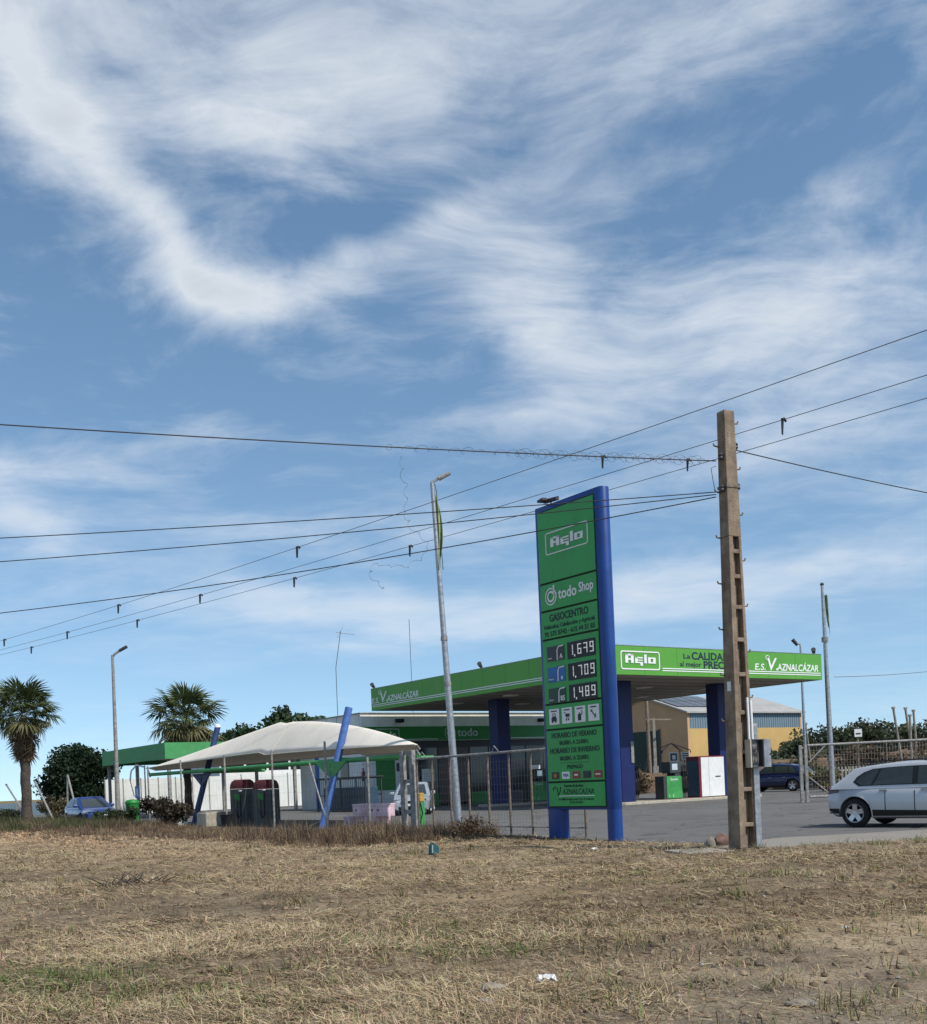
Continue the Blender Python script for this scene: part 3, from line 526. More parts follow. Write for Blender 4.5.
M('cream', (0.50, 0.45, 0.36), 0.7)

# ================================================================== concrete utility pole with its open meter box
def utility_pole():
    p = gp(744, 850); root = thing('utility_pole', 'tall weathered concrete utility pole with step pegs and open meter box', 'utility pole', (p.x, p.y, 0.0), rad(-47))
    # local: -x face is the plain left side, -y face carries the recesses;   widths at foot and top
    H = 7.86; n = 14
    def dims(z): t = z / H; return 0.16 * (1 - t) + 0.105 * t, 0.215 * (1 - t) + 0.115 * t      # half x... half y
    root.rotation_euler = (0, 0, rad(27))
    b = MB(); zs = [-0.3 + (H + 0.3) * i / n for i in range(n + 1)]
    def shell(x0, x1, y0, y1, za, zb):      # tapered block in fractions of the section
        vs = []
        for z in (za, zb):
            hx, hy = dims(z); vs += [(hy * x0, hx * y0, z), (hy * x1, hx * y0, z), (hy * x1, hx * y1, z), (hy * x0, hx * y1, z)]
        b.add(vs, [(0, 3, 2, 1), (4, 5, 6, 7), (0, 1, 5, 4), (1, 2, 6, 5), (2, 3, 7, 6), (3, 0, 4, 7)])
    top = 5.6
    shell(-1, -0.36, -1, 1, -0.3, top); shell(0.58, 1, -0.97, 0.98, -0.3, top); shell(-0.36, 0.58, -0.15, 0.15, -0.3, top)
    shell(-1, 1, -1, 1, top, H)
    k = 0.0
    for z in (0.42, 1.05, 1.72, 2.42, 3.1, 3.72, 4.3, 4.85, 5.3): shell(-0.36, 0.58, -0.96, -0.15, z, z + 0.075); shell(-0.36, 0.58, 0.15, 0.96, z, z + 0.075)
    b.build('shaft', 'pole_concrete', root, bevel=0.012)
    for i in range(15):                     # climbing pegs on alternate edges
        z = 1.9 + i * 0.41; hx, hy = dims(z); s = -1 if i % 2 else 1
        m = MB().tube([(s * hy * 0.9, (-0.4 if s > 0 else 0.6) * hx, z), (s * (hy + 0.11), (-0.4 if s > 0 else 0.6) * hx, z + 0.015), (s * (hy + 0.125), (-0.4 if s > 0 else 0.6) * hx, z + 0.055)], 0.015, 6); m.build('step_peg', 'rusty', root)
    # meter box with open door
    hx, hy = dims(1.75); zc = 1.72; bx = MB(); y0 = -hx - 0.15; w, h = 0.27, 0.50; xa = 0.02
    bx.bb(xa, xa + w, -hx - 0.02, -hx, zc - h / 2, zc + h / 2)
    bx.bb(xa, xa + 0.015, y0, -hx - 0.02, zc - h / 2, zc + h / 2); bx.bb(xa + w - 0.015, xa + w, y0, -hx - 0.02, zc - h / 2, zc + h / 2)
    bx.bb(xa + 0.015, xa + w - 0.015, y0, -hx - 0.02, zc - h / 2, zc - h / 2 + 0.015); bx.bb(xa + 0.015, xa + w - 0.015, y0, -hx - 0.02, zc + h / 2 - 0.015, zc + h / 2)
    mbx = bx.build('meter_box', 'dark_grey', root)
    g = MB(); g.bb(xa + 0.05, xa + 0.21, -hx - 0.07, -hx - 0.02, zc - 0.18, zc + 0.02); g.bb(xa + 0.07, xa + 0.17, -hx - 0.09, -hx - 0.02, zc + 0.06, zc + 0.19); g.build('meter', 'galv_dull', mbx)
    g = MB()
    for k in range(5): g.tube([(xa + 0.05 + 0.04 * k, -hx - 0.08, zc - 0.2), (xa + 0.07 + 0.03 * k, -hx - 0.11, zc + 0.02), (xa + 0.06 + 0.035 * k, -hx - 0.08, zc + 0.2)], 0.006, 5)
    g.build('cable', 'black', mbx)
    d = MB(); d.box(xa + w + 0.135, y0 + 0.06, zc, 0.28, 0.018, h, rad(24)); dd = d.build('door', 'galv', mbx, bevel=0.004); 
    MB().box(xa + w + 0.23, y0 + 0.085, zc - 0.02, 0.02, 0.03, 0.03).build('latch', 'black', dd)
    d = MB(); d.bb(xa - 0.03, xa - 0.003, y0 + 0.005, -hx, zc - h / 2, zc + h / 2); d.build('side_lip', 'cream', mbx)
    for i in range(2):
        x = xa + 0.05 + 0.075 * i; q = MB().tube([(x, -hx - 0.03, zc + h / 2), (x, -hx - 0.03, 2.35), (x, -hx - 0.02, 2.72 - 0.05 * i)], 0.024, 8); q.build('conduit', 'white', root, smooth=40)
    MB().bb(hy * 0.72, hy * 0.72 + 0.13, -hx - 0.04, -hx + 0.0, 0.05, 2.25).build('cable_channel', 'galv', root, bevel=0.008)
    for z, s in ((7.03, -1), (7.25, 1), (6.52, 1), (6.46, -1)):
        hx, hy = dims(z); q = MB().lathe([(0.03, z - 0.06), (0.05, z - 0.03), (0.035, z), (0.05, z + 0.03), (0.025, z + 0.06)], 10, s * (hy + 0.05), -hx * 0.3); q.build('insulator', 'dark_grey', root, smooth=40)
    hx, hy = dims(6.5); MB().box(0, 0, 6.5, hy * 2 + 0.03, hx * 2 + 0.03, 0.05).build('strap', 'rusty', root)
    z = 2.85; hx, hy = dims(z); m = MB(); m.bb(-hy - 0.004, -hy, -0.045, 0.05, z, z + 0.17); m.build('number_plate', 'white', root)
    root.rotation_euler = (0, 0, rad(27)); return root
POLE = utility_pole()

# ================================================================== price totem
def totem():
    E_ = gp(616, 842); root = thing('price_totem', 'tall blue and green fuel price totem by the dry field', 'price sign', (3.25, 23.75, 0.0), SA - rad(90))
    H = 7.66; R = 0.15; XL = -2.20
    def stadium(x0, x1, r, n=8):
        pts = [(x1 + r * math.sin(math.pi * i / n), -r * math.cos(math.pi * i / n)) for i in range(n + 1)]
        return pts + [(x0 - r * 0.35 * math.sin(math.pi * i / n), r * math.cos(math.pi * i / n)) for i in range(n + 1)]
    b = MB(); b.prism(stadium(XL + 0.07, 0, R), 0.70, H); b.build('casing', 'sign_blue', root, smooth=35, bevel=0.02)
    MB().prism(stadium(-0.10, 0, R - 0.004), -0.1, 0.72).build('leg', 'sign_blue', root, smooth=35)
    MB().prism(stadium(XL + 0.08, -1.78, R - 0.004), -0.1, 0.72).build('leg', 'sign_blue', root, smooth=35)
    zb = [7.53, 5.87, 5.24, 4.59, 3.11, 2.53, 1.33, 0.76]; x0, x1 = -2.03, -0.11; W = x1 - x0; y = -R
    MB().bb(x0 - 0.015, x1 + 0.015, y - 0.004, y + 0.02, zb[-1] - 0.01, zb[0] + 0.01).build('backing', 'groove', root)
    P = []
    for i in range(7): P.append(MB().bb(x0, x1, y - 0.03, y - 0.004, zb[i + 1] + 0.022, zb[i] - 0.022).build('panel', 'sign_green', root, bevel=0.006))
    yf = y - 0.03
    X = lambda f: x0 + W * f
    def lab(o, t): o['label'] = t; return o
    # logo
    b = MB(); frame_rr(b, X(0.14), X(0.90), 6.50, 7.00, 0.06, 0.022, yf, 0.012); b.build('logo_frame', 'letter_white', P[0])
    rects('logo_letters', LOGO, yf, 0.012, 'letter_white', P[0], X(0.235), 6.655, W * 0.58 / 21.9, 0.0245)
    # shop panel
    b = MB(); n = 20
    for (r_, w) in ((0.20, 0.03), (0.13, 0.045)):
        o = [(X(0.20) + r_ * math.cos(2 * math.pi * i / n), 5.55 + r_ * math.sin(2 * math.pi * i / n)) for i in range(n)]; q = [(X(0.20) + (r_ - w) * math.cos(2 * math.pi * i / n), 5.55 + (r_ - w) * math.sin(2 * math.pi * i / n)) for i in range(n)]
        vs = [(a, yf - 0.012, c) for a, c in o] + [(a, yf - 0.012, c) for a, c in q] + [(a, yf, c) for a, c in o]
        b.add(vs, [f for i in range(n) for f in ((i, (i + 1) % n, n + (i + 1) % n, n + i), (i, 2 * n + i, 2 * n + (i + 1) % n, (i + 1) % n))])
    b.bb(X(0.20) + 0.085, X(0.20) + 0.125, yf - 0.012, yf, 5.55, 5.80); b.build('logo_ring', 'letter_white', P[1])
    text('lettering', 'todo', 0.34, 'letter_white', P[1], (X(0.335), yf, 5.46), fit=W*0.33, bold=0.018)
    text('lettering', 'Shop', 0.30, 'letter_white', P[1], (X(0.70), yf, 5.50), fit=W*0.25, bold=0.016)
    text('lettering', 'GASOCENTRO', 0.23, 'letter_dark', P[2], (X(0.5), yf, 4.99), fit=W*0.70, bold=0.022, align='CENTER')
    text('lettering', 'Vehículos, Calefacción y Agrícola', 0.125, 'letter_dark', P[2], (X(0.5), yf, 4.83), fit=W*0.92, bold=0.018, align='CENTER')
    text('lettering', '95 575 0742', 0.15, 'letter_dark', P[2], (X(0.05), yf, 4.66), fit=W*0.41, bold=0.02); text('lettering', '615 44 51 65', 0.15, 'letter_dark', P[2], (X(0.53), yf, 4.66), fit=W*0.42, bold=0.02); MB().bb(X(0.485), X(0.505), yf - 0.006, yf, 4.705, 4.722).build('dash', 'letter_dark', P[2])
    # prices
    M('grade_black', (0.03, 0.022, 0.028), 0.3); M('grade_blue', (0.02, 0.14, 0.42), 0.35, var=0.2, scale=4); M('grade_green', (0.012, 0.05, 0.03), 0.35)
    for i, (pr_, gm, tx) in enumerate((('16?9', 'grade_black', 'A'), ('1709', 'grade_blue', 'e'), ('1489', 'grade_green', 'B5'))):
        zt = 4.44 - 0.475 * i; zb_ = zt - 0.375
        k = MB().bb(X(0.085), X(0.40), yf - 0.012, yf, zb_ + 0.02, zt - 0.02).build('grade_plate', gm, P[3])
        q = MB().tube([(X(0.275), yf - 0.013, zb_ + 0.025), (X(0.278), yf - 0.013, zt - 0.12), (X(0.30), yf - 0.013, zt - 0.05), (X(0.395), yf - 0.013, zt - 0.035)], 0.017, 6); q.build('stripe', 'letter_white', k)
        text('lettering', tx, 0.15, 'letter_white', k, (X(0.345), yf - 0.012, zb_ + 0.06), bold=0.022, align='CENTER')
        text('lettering', 'Diesel' if i != 1 else 'Diesel e', 0.06, 'letter_white', k, (X(0.10), yf - 0.012, zb_ + 0.07), sx=0.9)
        d = MB().bb(X(0.46), X(0.945), yf - 0.016, yf, zb_, zt).build('price_display', 'black', P[3], bevel=0.005)
        for j, ch in enumerate(pr_):
            m = MB(); digit(m, ch, X(0.46) + 0.15 + 0.205 * j - (0.075 if j == 0 else 0), zb_ + 0.075, 0.13, 0.235, 0.032, yf - 0.016, 0.008); m.build('price_digit', 'led', d)
        MB().bb(X(0.46) + 0.24, X(0.46) + 0.27, yf - 0.024, yf - 0.016, zb_ + 0.04, zb_ + 0.085).build('price_comma', 'led', d)
    # service pictograms
    for i in range(4):
        xa = X(0.075 + 0.235 * i); xb = xa + W * 0.185; k = MB().bb(xa, xb, yf - 0.012, yf, 2.64, 3.0).build('pictogram_plate', 'letter_white', P[4], bevel=0.004); m = MB(); ym = yf - 0.012; cx = (xa + xb) / 2; t_ = 0.006
        m.bb(cx - 0.1, cx + 0.1, ym - t_, ym, 2.935, 2.96)
        if i == 0: m.bb(cx - 0.09, cx + 0.09, ym - t_, ym, 2.72, 2.80); m.bb(cx - 0.065, cx + 0.065, ym - t_, ym, 2.80, 2.83); m.bb(cx - 0.05, cx - 0.035, ym - t_, ym, 2.83, 2.88); m.bb(cx + 0.035, cx + 0.05, ym - t_, ym, 2.83, 2.88); m.bb(cx - 0.05, cx + 0.05, ym - t_, ym, 2.88, 2.895); m.disc_y(cx - 0.055, ym - t_, 2.71, 0.027, t_, 10); m.disc_y(cx + 0.055, ym - t_, 2.71, 0.027, t_, 10)
        if i == 1: m.bb(cx - 0.1, cx - 0.045, ym - t_, ym, 2.875, 2.895); m.bb(cx - 0.045, cx + 0.095, ym - t_, ym, 2.79, 2.86); m.bb(cx - 0.035, cx + 0.075, ym - t_, ym, 2.755, 2.77); m.disc_y(cx - 0.02, ym - t_, 2.725, 0.022, t_, 10); m.disc_y(cx + 0.06, ym - t_, 2.725, 0.022, t_, 10)
        if i == 2: m.bb(cx - 0.07, cx + 0.035, ym - t_, ym, 2.68, 2.82); m.bb(cx - 0.025, cx + 0.0, ym - t_, ym, 2.82, 2.86); m.tube([(cx + 0.035, ym - t_ / 2, 2.80), (cx + 0.075, ym - t_ / 2, 2.84), (cx + 0.06, ym - t_ / 2, 2.90)], 0.01, 5)
        if i == 3: m.tube([(cx - 0.07, ym - t_ / 2, 2.88), (cx + 0.06, ym - t_ / 2, 2.72)], 0.012, 5); m.tube([(cx + 0.06, ym - t_ / 2, 2.72), (cx + 0.075, ym - t_ / 2, 2.80), (cx + 0.03, ym - t_ / 2, 2.70)], 0.009, 5); m.tube([(cx - 0.085, ym - t_ / 2, 2.84), (cx - 0.07, ym - t_ / 2, 2.88), (cx - 0.03, ym - t_ / 2, 2.89)], 0.009, 5)
        m.build('pictogram', 'letter_dark', k)
    for j, (s, zz, sz) in enumerate((('HORARIO DE VERANO', 2.335, 0.165), ('06:00H. A 23:00H.', 2.17, 0.135), ('HORARIO DE INVIERNO', 1.985, 0.165), ('06:00H. A 22:00H.', 1.82, 0.135), ('PREPAGO', 1.625, 0.12))):
        text('lettering', s, sz, 'letter_dark', P[5], (X(0.5), yf, zz), fit=W * (0.80, 0.52, 0.88, 0.52, 0.28)[j], bold=0.022, align='CENTER')
    MB().bb(X(0.25), X(0.75), yf - 0.006, yf, 1.755, 1.763).build('rule', 'letter_dark', P[5])
    M('card_red', (0.28, 0.04, 0.04), 0.4); M('card_dark', (0.03, 0.035, 0.03), 0.4); M('card_orange', (0.5, 0.2, 0.02), 0.4); M('card_blue', (0.02, 0.05, 0.3), 0.4)
    for j, mt in enumerate(('card_dark', 'letter_white', 'card_red', 'card_dark', 'card_red')):
        xa = X(0.075 + 0.19 * j); k = MB().bb(xa, xa + W * 0.135, yf - 0.008, yf, 1.40, 1.56).build('payment_badge', mt, P[5]); m = MB(); ym = yf - 0.008; cx = xa + W * 0.0675
        if j == 1: text('lettering', 'VISA', 0.095, 'card_blue', k, (cx, ym, 1.45), bold=0.012, shear=0.2, align='CENTER')
        else:
            if j == 0: m.disc_y(cx, ym - 0.006, 1.48, 0.05, 0.006, 12); m.build('emblem', 'card_orange', k)
            elif j == 2: m.bb(cx - 0.06, cx + 0.06, ym - 0.006, ym, 1.46, 1.50); m.build('emblem', 'white', k)
            elif j == 3: m.disc_y(cx - 0.03, ym - 0.006, 1.48, 0.035, 0.006, 12); m.disc_y(cx + 0.035, ym - 0.008, 1.48, 0.035, 0.006, 12); m.build('emblem', 'grade_green', k)
            else: m.bb(cx - 0.08, cx + 0.08, ym - 0.006, ym, 1.465, 1.495); m.build('emblem', 'white', k)
    text('lettering', 'Estación de Servicio', 0.085, 'letter_dark', P[6], (X(0.46), yf, 1.215), sx=0.95, bold=0.018, align='CENTER')
    MB().tube([(X(0.10), yf - 0.004, 1.14), (X(0.085), yf - 0.004, 1.19), (X(0.12), yf - 0.004, 1.22), (X(0.16), yf - 0.004, 1.19), (X(0.185), yf - 0.004, 1.02), (X(0.215), yf - 0.004, 1.12), (X(0.225), yf - 0.004, 1.22)], 0.011, 5).build('flourish', 'letter_dark', P[6])
    text('lettering', 'AZNALCAZAR', 0.165, 'letter_dark', P[6], (X(0.26), yf, 1.055), fit=W*0.56, bold=0.006, shear=0.12)
    MB().bb(X(0.19), X(0.82), yf - 0.006, yf, 1.005, 1.022).build('rule', 'letter_white', P[6])
    text('lettering', 'La calidad al mejor precio, Ctra. de Aznalcázar', 0.068, 'letter_dark', P[6], (X(0.5), yf, 0.92), sx=0.95, align='CENTER')
    text('lettering', 'Tel. 95 575 0742', 0.068, 'letter_dark', P[6], (X(0.5), yf, 0.845), sx=0.95, align='CENTER')
    # lamp bracket on top
    b = MB(); b.tube([(-1.75, 0.02, H), (-1.75, 0.02, H + 0.08)], 0.02, 6); b.box(-1.66, -0.06, H + 0.10, 0.42, 0.10, 0.06, rad(8)); b.box(-1.78, -0.22, H + 0.11, 0.28, 0.12, 0.05, rad(-14)); b.tube([(-1.9, -0.25, H + 0.1), (-1.45, 0.0, H + 0.14)], 0.018, 6); b.build('lamp_bracket', 'dark_grey', root)
totem()

# ================================================================== canopy
CW, CD, CZ0, CZ1 = 14.25, 20.55, 5.75, 7.02
def canopy():
    root = thing('station_canopy', 'large flat filling station canopy with bright green fascia on blue columns', 'canopy', (C0.x, C0.y, 0), SA)
    t = 0.10
    MB().bb(t, CW - t, t, CD - t, CZ0 + 0.03, CZ0 + 0.30).build('soffit', 'soffit', root)
    MB().bb(t, CW - t, t, CD - t, CZ1 - 0.35, CZ1 - 0.2).build('roof_deck', 'roof_grey', root)
    j = MB()
    for i in range(1, 14): j.bb(t + 0.3, CW - t - 0.3, i * CD / 14 - 0.012, i * CD / 14 + 0.012, CZ0 + 0.018, CZ0 + 0.03)
    j.build('soffit_joint', 'dark_grey', root)
    f1 = MB().bb(0, CW, 0, t, CZ0, CZ1).build('fascia', 'fascia_green', root, bevel=0.015)
    f2 = MB().bb(0, t, t + 0.002, CD, CZ0, CZ1).build('fascia', 'fascia_green', root, bevel=0.015)
    f3 = MB().bb(CW - t, CW, t + 0.002, CD, CZ0, CZ1).build('fascia', 'fascia_green', root, bevel=0.015)
    f4 = MB().bb(t + 0.002, CW - t - 0.002, CD - t, CD, CZ0, CZ1).build('fascia', 'fascia_green', root, bevel=0.015)
    for i in range(1, 7): MB().bb(i * CW / 7 - 0.008, i * CW / 7 + 0.008, -0.003, 0.0, CZ0 + 0.02, CZ1 - 0.02).build('panel_seam', 'band_green', f1)
    for i in range(1, 11): MB().bb(-0.003, 0.0, i * CD / 11 - 0.008, i * CD / 11 + 0.008, CZ0 + 0.02, CZ1 - 0.02).build('panel_seam', 'band_green', f2)
    MB().bb(-0.01, CW + 0.01, -0.012, 0.05, CZ1, CZ1 + 0.03).build('edge_trim', 'galv', f1); MB().bb(-0.012, 0.05, 0.051, CD, CZ1, CZ1 + 0.03).build('edge_trim', 'galv', f2)
    # right face lettering (face y = 0, looking to the road)
    xof = lambda px: ony(px, 660, 0)[0]
    xa, xb = xof(620.5), xof(659.5); b = MB(); frame_rr(b, xa, xb, 5.98, 6.80, 0.12, 0.055, 0.0, 0.02); b.build('logo_frame', 'letter_white', f1)
    rects('logo_letters', LOGO, 0.0, 0.025, 'letter_white', f1, xa + 0.26, 6.27, (xb - xa - 0.52) / 21.9, 0.043)
    for z in (5.955, 6.055): MB().bb(xof(662), CW - 0.12, -0.012, 0, z, z + 0.042).build('stripe', 'letter_white', f1)
    text('lettering', 'La', 0.30, 'letter_navy', f1, (xof(683), 0, 6.56), bold=0.02, fit=xof(690)-xof(683))
    text('lettering', 'CALIDAD', 0.47, 'letter_navy', f1, (xof(691.5), 0, 6.53), bold=0.03, fit=xof(729)-xof(691.5))
    text('lettering', 'al mejor', 0.30, 'letter_navy', f1, (xof(679.5), 0, 6.20), bold=0.02, fit=xof(701)-xof(679.5))
    text('lettering', 'PRECIO', 0.47, 'letter_navy', f1, (xof(703), 0, 6.14), bold=0.03, fit=xof(733)-xof(703))
    def es(par, x, rot, put, k):
        text('lettering', 'E.S.', 0.42, 'letter_white', par, put(x), rot, fit=0.80 * k, bold=0.012, shear=0.15)
        text('lettering', 'V.', 0.86, 'letter_white', par, put(x + 0.90 * k), rot, fit=0.80 * k, bold=0.010, shear=0.15)
        text('lettering', 'AZNALCÁZAR', 0.46, 'letter_white', par, put(x + 1.74 * k), rot, fit=3.26 * k, bold=0.016, shear=0.15)
    xs_ = xof(754); k = (xof(818) - xs_) / 5.0
    es(f1, xs_, (rad(90), 0, 0), lambda x: (x, 0, 6.16), k)
    MB().tube([(xs_ + 1.0 * k, -0.01, 6.62), (xs_ + 0.86 * k, -0.01, 6.68), (xs_ + 0.88 * k, -0.01, 6.80), (xs_ + 1.02 * k, -0.01, 6.86), (xs_ + 1.16 * k, -0.01, 6.78)], 0.022, 5).build('flourish', 'letter_white', f1)
    # left face lettering (face x = 0): reads from far to near
    yof = lambda px: onx(px, 690, 0)[0]
    ya = yof(371); k2 = (ya - yof(418.5)) / 5.0
    es(f2, 0, (rad(90), 0, rad(-90)), lambda x: (0, ya - x, 6.17), k2)
    MB().tube([(-0.01, ya - 1.0 * k2, 6.62), (-0.01, ya - 0.86 * k2, 6.68), (-0.01, ya - 0.88 * k2, 6.80), (-0.01, ya - 1.02 * k2, 6.86), (-0.01, ya - 1.16 * k2, 6.78)], 0.022, 5).build('flourish', 'letter_white', f2)
    for z in (5.955, 6.055): MB().bb(-0.012, 0, 1.4, CD - 0.12, z, z + 0.042).build('stripe', 'letter_white', f2)
    for (x, y) in ((3.15, 2.9), (10.0, 3.1), (3.4, 12.7), (10.0, 12.7)):
        MB().bb(x - 0.42, x + 0.42, y - 0.40, y + 0.40, 0.1, CZ0 + 0.035).build('column', 'col_blue', root, bevel=0.03)
    for (x, y) in ((3.15, 2.9), (10.0, 3.1)):
        MB().bb(x + 0.2, x + 0.38, y - 0.45, y - 0.402, 1.95, 2.95).build('tap_box', 'galv_dull', root, bevel=0.01)
    for (x, y, r) in ((0.1, CD - 0.2, 90), (0.12, 9.6, 90), (CW - 0.3, 0.2, 0)):
        m = MB(); m.tube([(x, y, CZ1 - 0.05), (x - 0.05, y - 0.05, CZ1 + 0.10)], 0.025, 6); m.tube([(x + 0.08, y + 0.08, CZ1 + 0.08), (x - 0.2, y - 0.12, CZ1 + 0.26)], [0.07, 0.12], 8); m.build('floodlight', 'dark_grey', root)
    for (x, y) in ((2.2, 5), (2.2, 10), (2.2, 15), (6.8, 5), (6.8, 10), (6.8, 15), (11.4, 5), (11.4, 10), (11.4, 15)):
        MB().bb(x - 0.3, x + 0.3, y - 0.3, y + 0.3, CZ0 - 0.04, CZ0 + 0.02).build('ceiling_lamp', 'white', root, bevel=0.01)
canopy()

# ---- pump islands with what stands on them
def islands():
    for i, (y0, y1, lb) in enumerate(((2.15, 4.3, 'long pale kerbed pump island nearest the road'), (11.9, 13.7, 'pale kerbed pump island in front of the shop'))):
        poly = [(2.6, y0), (11.9, y0), (12.4, y0 + 0.5), (12.4, y1 - 0.5), (11.9, y1), (2.6, y1), (2.1, y1 - 0.5), (2.1, y0 + 0.5)]
        r = thing('pump_island', lb, 'island', (C0.x, C0.y, 0), SA, 'pump islands')
        MB().prism(poly, 0.0, 0.145).build('kerb', 'kerb', r, bevel=0.025)
        MB().prism([(x * 0.972 + 0.203, y0 + 0.12 + (y - y0) * (1 - 0.24 / (y1 - y0))) for x, y in poly], 0.14, 0.150).build('paving', 'concrete', r)
    def dispenser(x, y, label):
        p = S(x, y, 0.148); r = thing('fuel_dispenser', label, 'fuel dispenser', p, SA, 'fuel dispensers on the islands')
        MB().bb(-0.6, 0.6, -0.3, 0.3, 0, 1.12).build('cabinet', 'dark_grey', r, bevel=0.02)
        g = MB().bb(-0.42, 0.62, -0.325, -0.301, 0.04, 1.10).build('front_panel', 'green_paint', r, bevel=0.008)
        text('lettering', 'Gasóleo', 0.16, 'letter_white', g, (-0.2, -0.325, 0.90), sx=1.0)
        text('lettering', '1   2', 0.16, 'letter_white', g, (-0.32, -0.325, 0.12), sx=1.2)
        MB().bb(0.2, 0.95, -0.28, 0.28, 0.05, 1.72).build('hose_tower', 'dark_grey', r, bevel=0.02)
        d = MB().bb(-0.15, 0.72, -0.31, 0.26, 1.25, 1.80).build('display_head', 'vac_grey', r, bevel=0.02)
        MB().bb(-0.02, 0.34, -0.318, -0.311, 1.4, 1.7).build('display', 'lamp_clear', d)
        for k in range(3):
            xh = 0.62 + 0.13 * k; h = MB().tube([(xh, -0.30, 1.65), (xh, -0.42, 1.2), (xh + 0.02, -0.40, 0.5), (xh + 0.03, -0.32, 0.28), (xh + 0.04, -0.30, 0.9)], 0.022, 6); h.build('hose', 'black_matt', r)
            MB().box(xh, -0.33, 1.2, 0.07, 0.09, 0.26).build('nozzle', 'black', r)
    dispenser(6.3, 3.1, 'green fronted fuel dispenser beside the white cabinet on the near island')
    dispenser(3.75, 3.75, 'fuel dispenser half hidden behind the near blue column')
    dispenser(5.7, 12.8, 'fuel dispenser just right of the far blue column in front of the shop')
    dispenser(8.4, 12.8, 'fuel dispenser partly behind the price totem on the far island')
    p = S(8.75, 3.0, 0.148); r = thing('service_cabinet', 'white two door cabinet with dark red frame on the near island', 'cabinet', p, SA)
    MB().bb(-0.85, 0.92, -0.42, 0.42, 0, 2.02).build('frame', 'red_trim', r, bevel=0.01)
    MB().bb(-0.862, -0.851, -0.38, 0.38, 0.08, 1.80).build('side_panel', 'cab_blue', r)
    for xa, xb in ((-0.72, -0.19), (-0.175, 0.90)):
        d = MB().bb(xa, xb, -0.446, -0.421, 0.04, 1.96).build('door', 'white', r, bevel=0.006)
    MB().bb(0.25, 0.62, -0.462, -0.447, 0.98, 1.03).build('handle', 'dark_grey', r)
    # info boards on posts
    for (px, py0, py1, w, lb, t) in ((673.5, 752, 762, 0.62, 'square framed sign on a post above the green dispenser', 1), (685, 752, 759.5, 0.55, 'small white notice on a post next to the square framed sign', 0)):
        xx, z0 = ony(px, py1, 5.2); _, z1 = ony(px, py0, 5.2); p = S(xx, 5.2, 0); r = thing('notice_board', lb, 'sign', p, SA)
        MB().tube([(0, 0.04, 0), (0, 0.04, z1)], 0.03, 8).build('post', 'galv_dull', r)
        b = MB().bb(-w / 2, w / 2, -0.03, 0.0, z0, z1).build('board', 'white', r, bevel=0.01)
        if t: MB().bb(-w / 2 + 0.07, w / 2 - 0.07, -0.036, -0.031, z0 + 0.07, z1 - 0.07).build('picture', 'dark_grey', b); MB().bb(-0.12, 0.12, -0.043, -0.037, z0 + 0.13, z1 - 0.16).build('symbol', 'white', b)
        else:
            for q in range(3): MB().bb(-w / 2 + 0.05, w / 2 - 0.05, -0.036, -0.031, z0 + 0.06 + 0.11 * q, z0 + 0.12 + 0.11 * q).build('line', 'dark_grey', b)
islands()

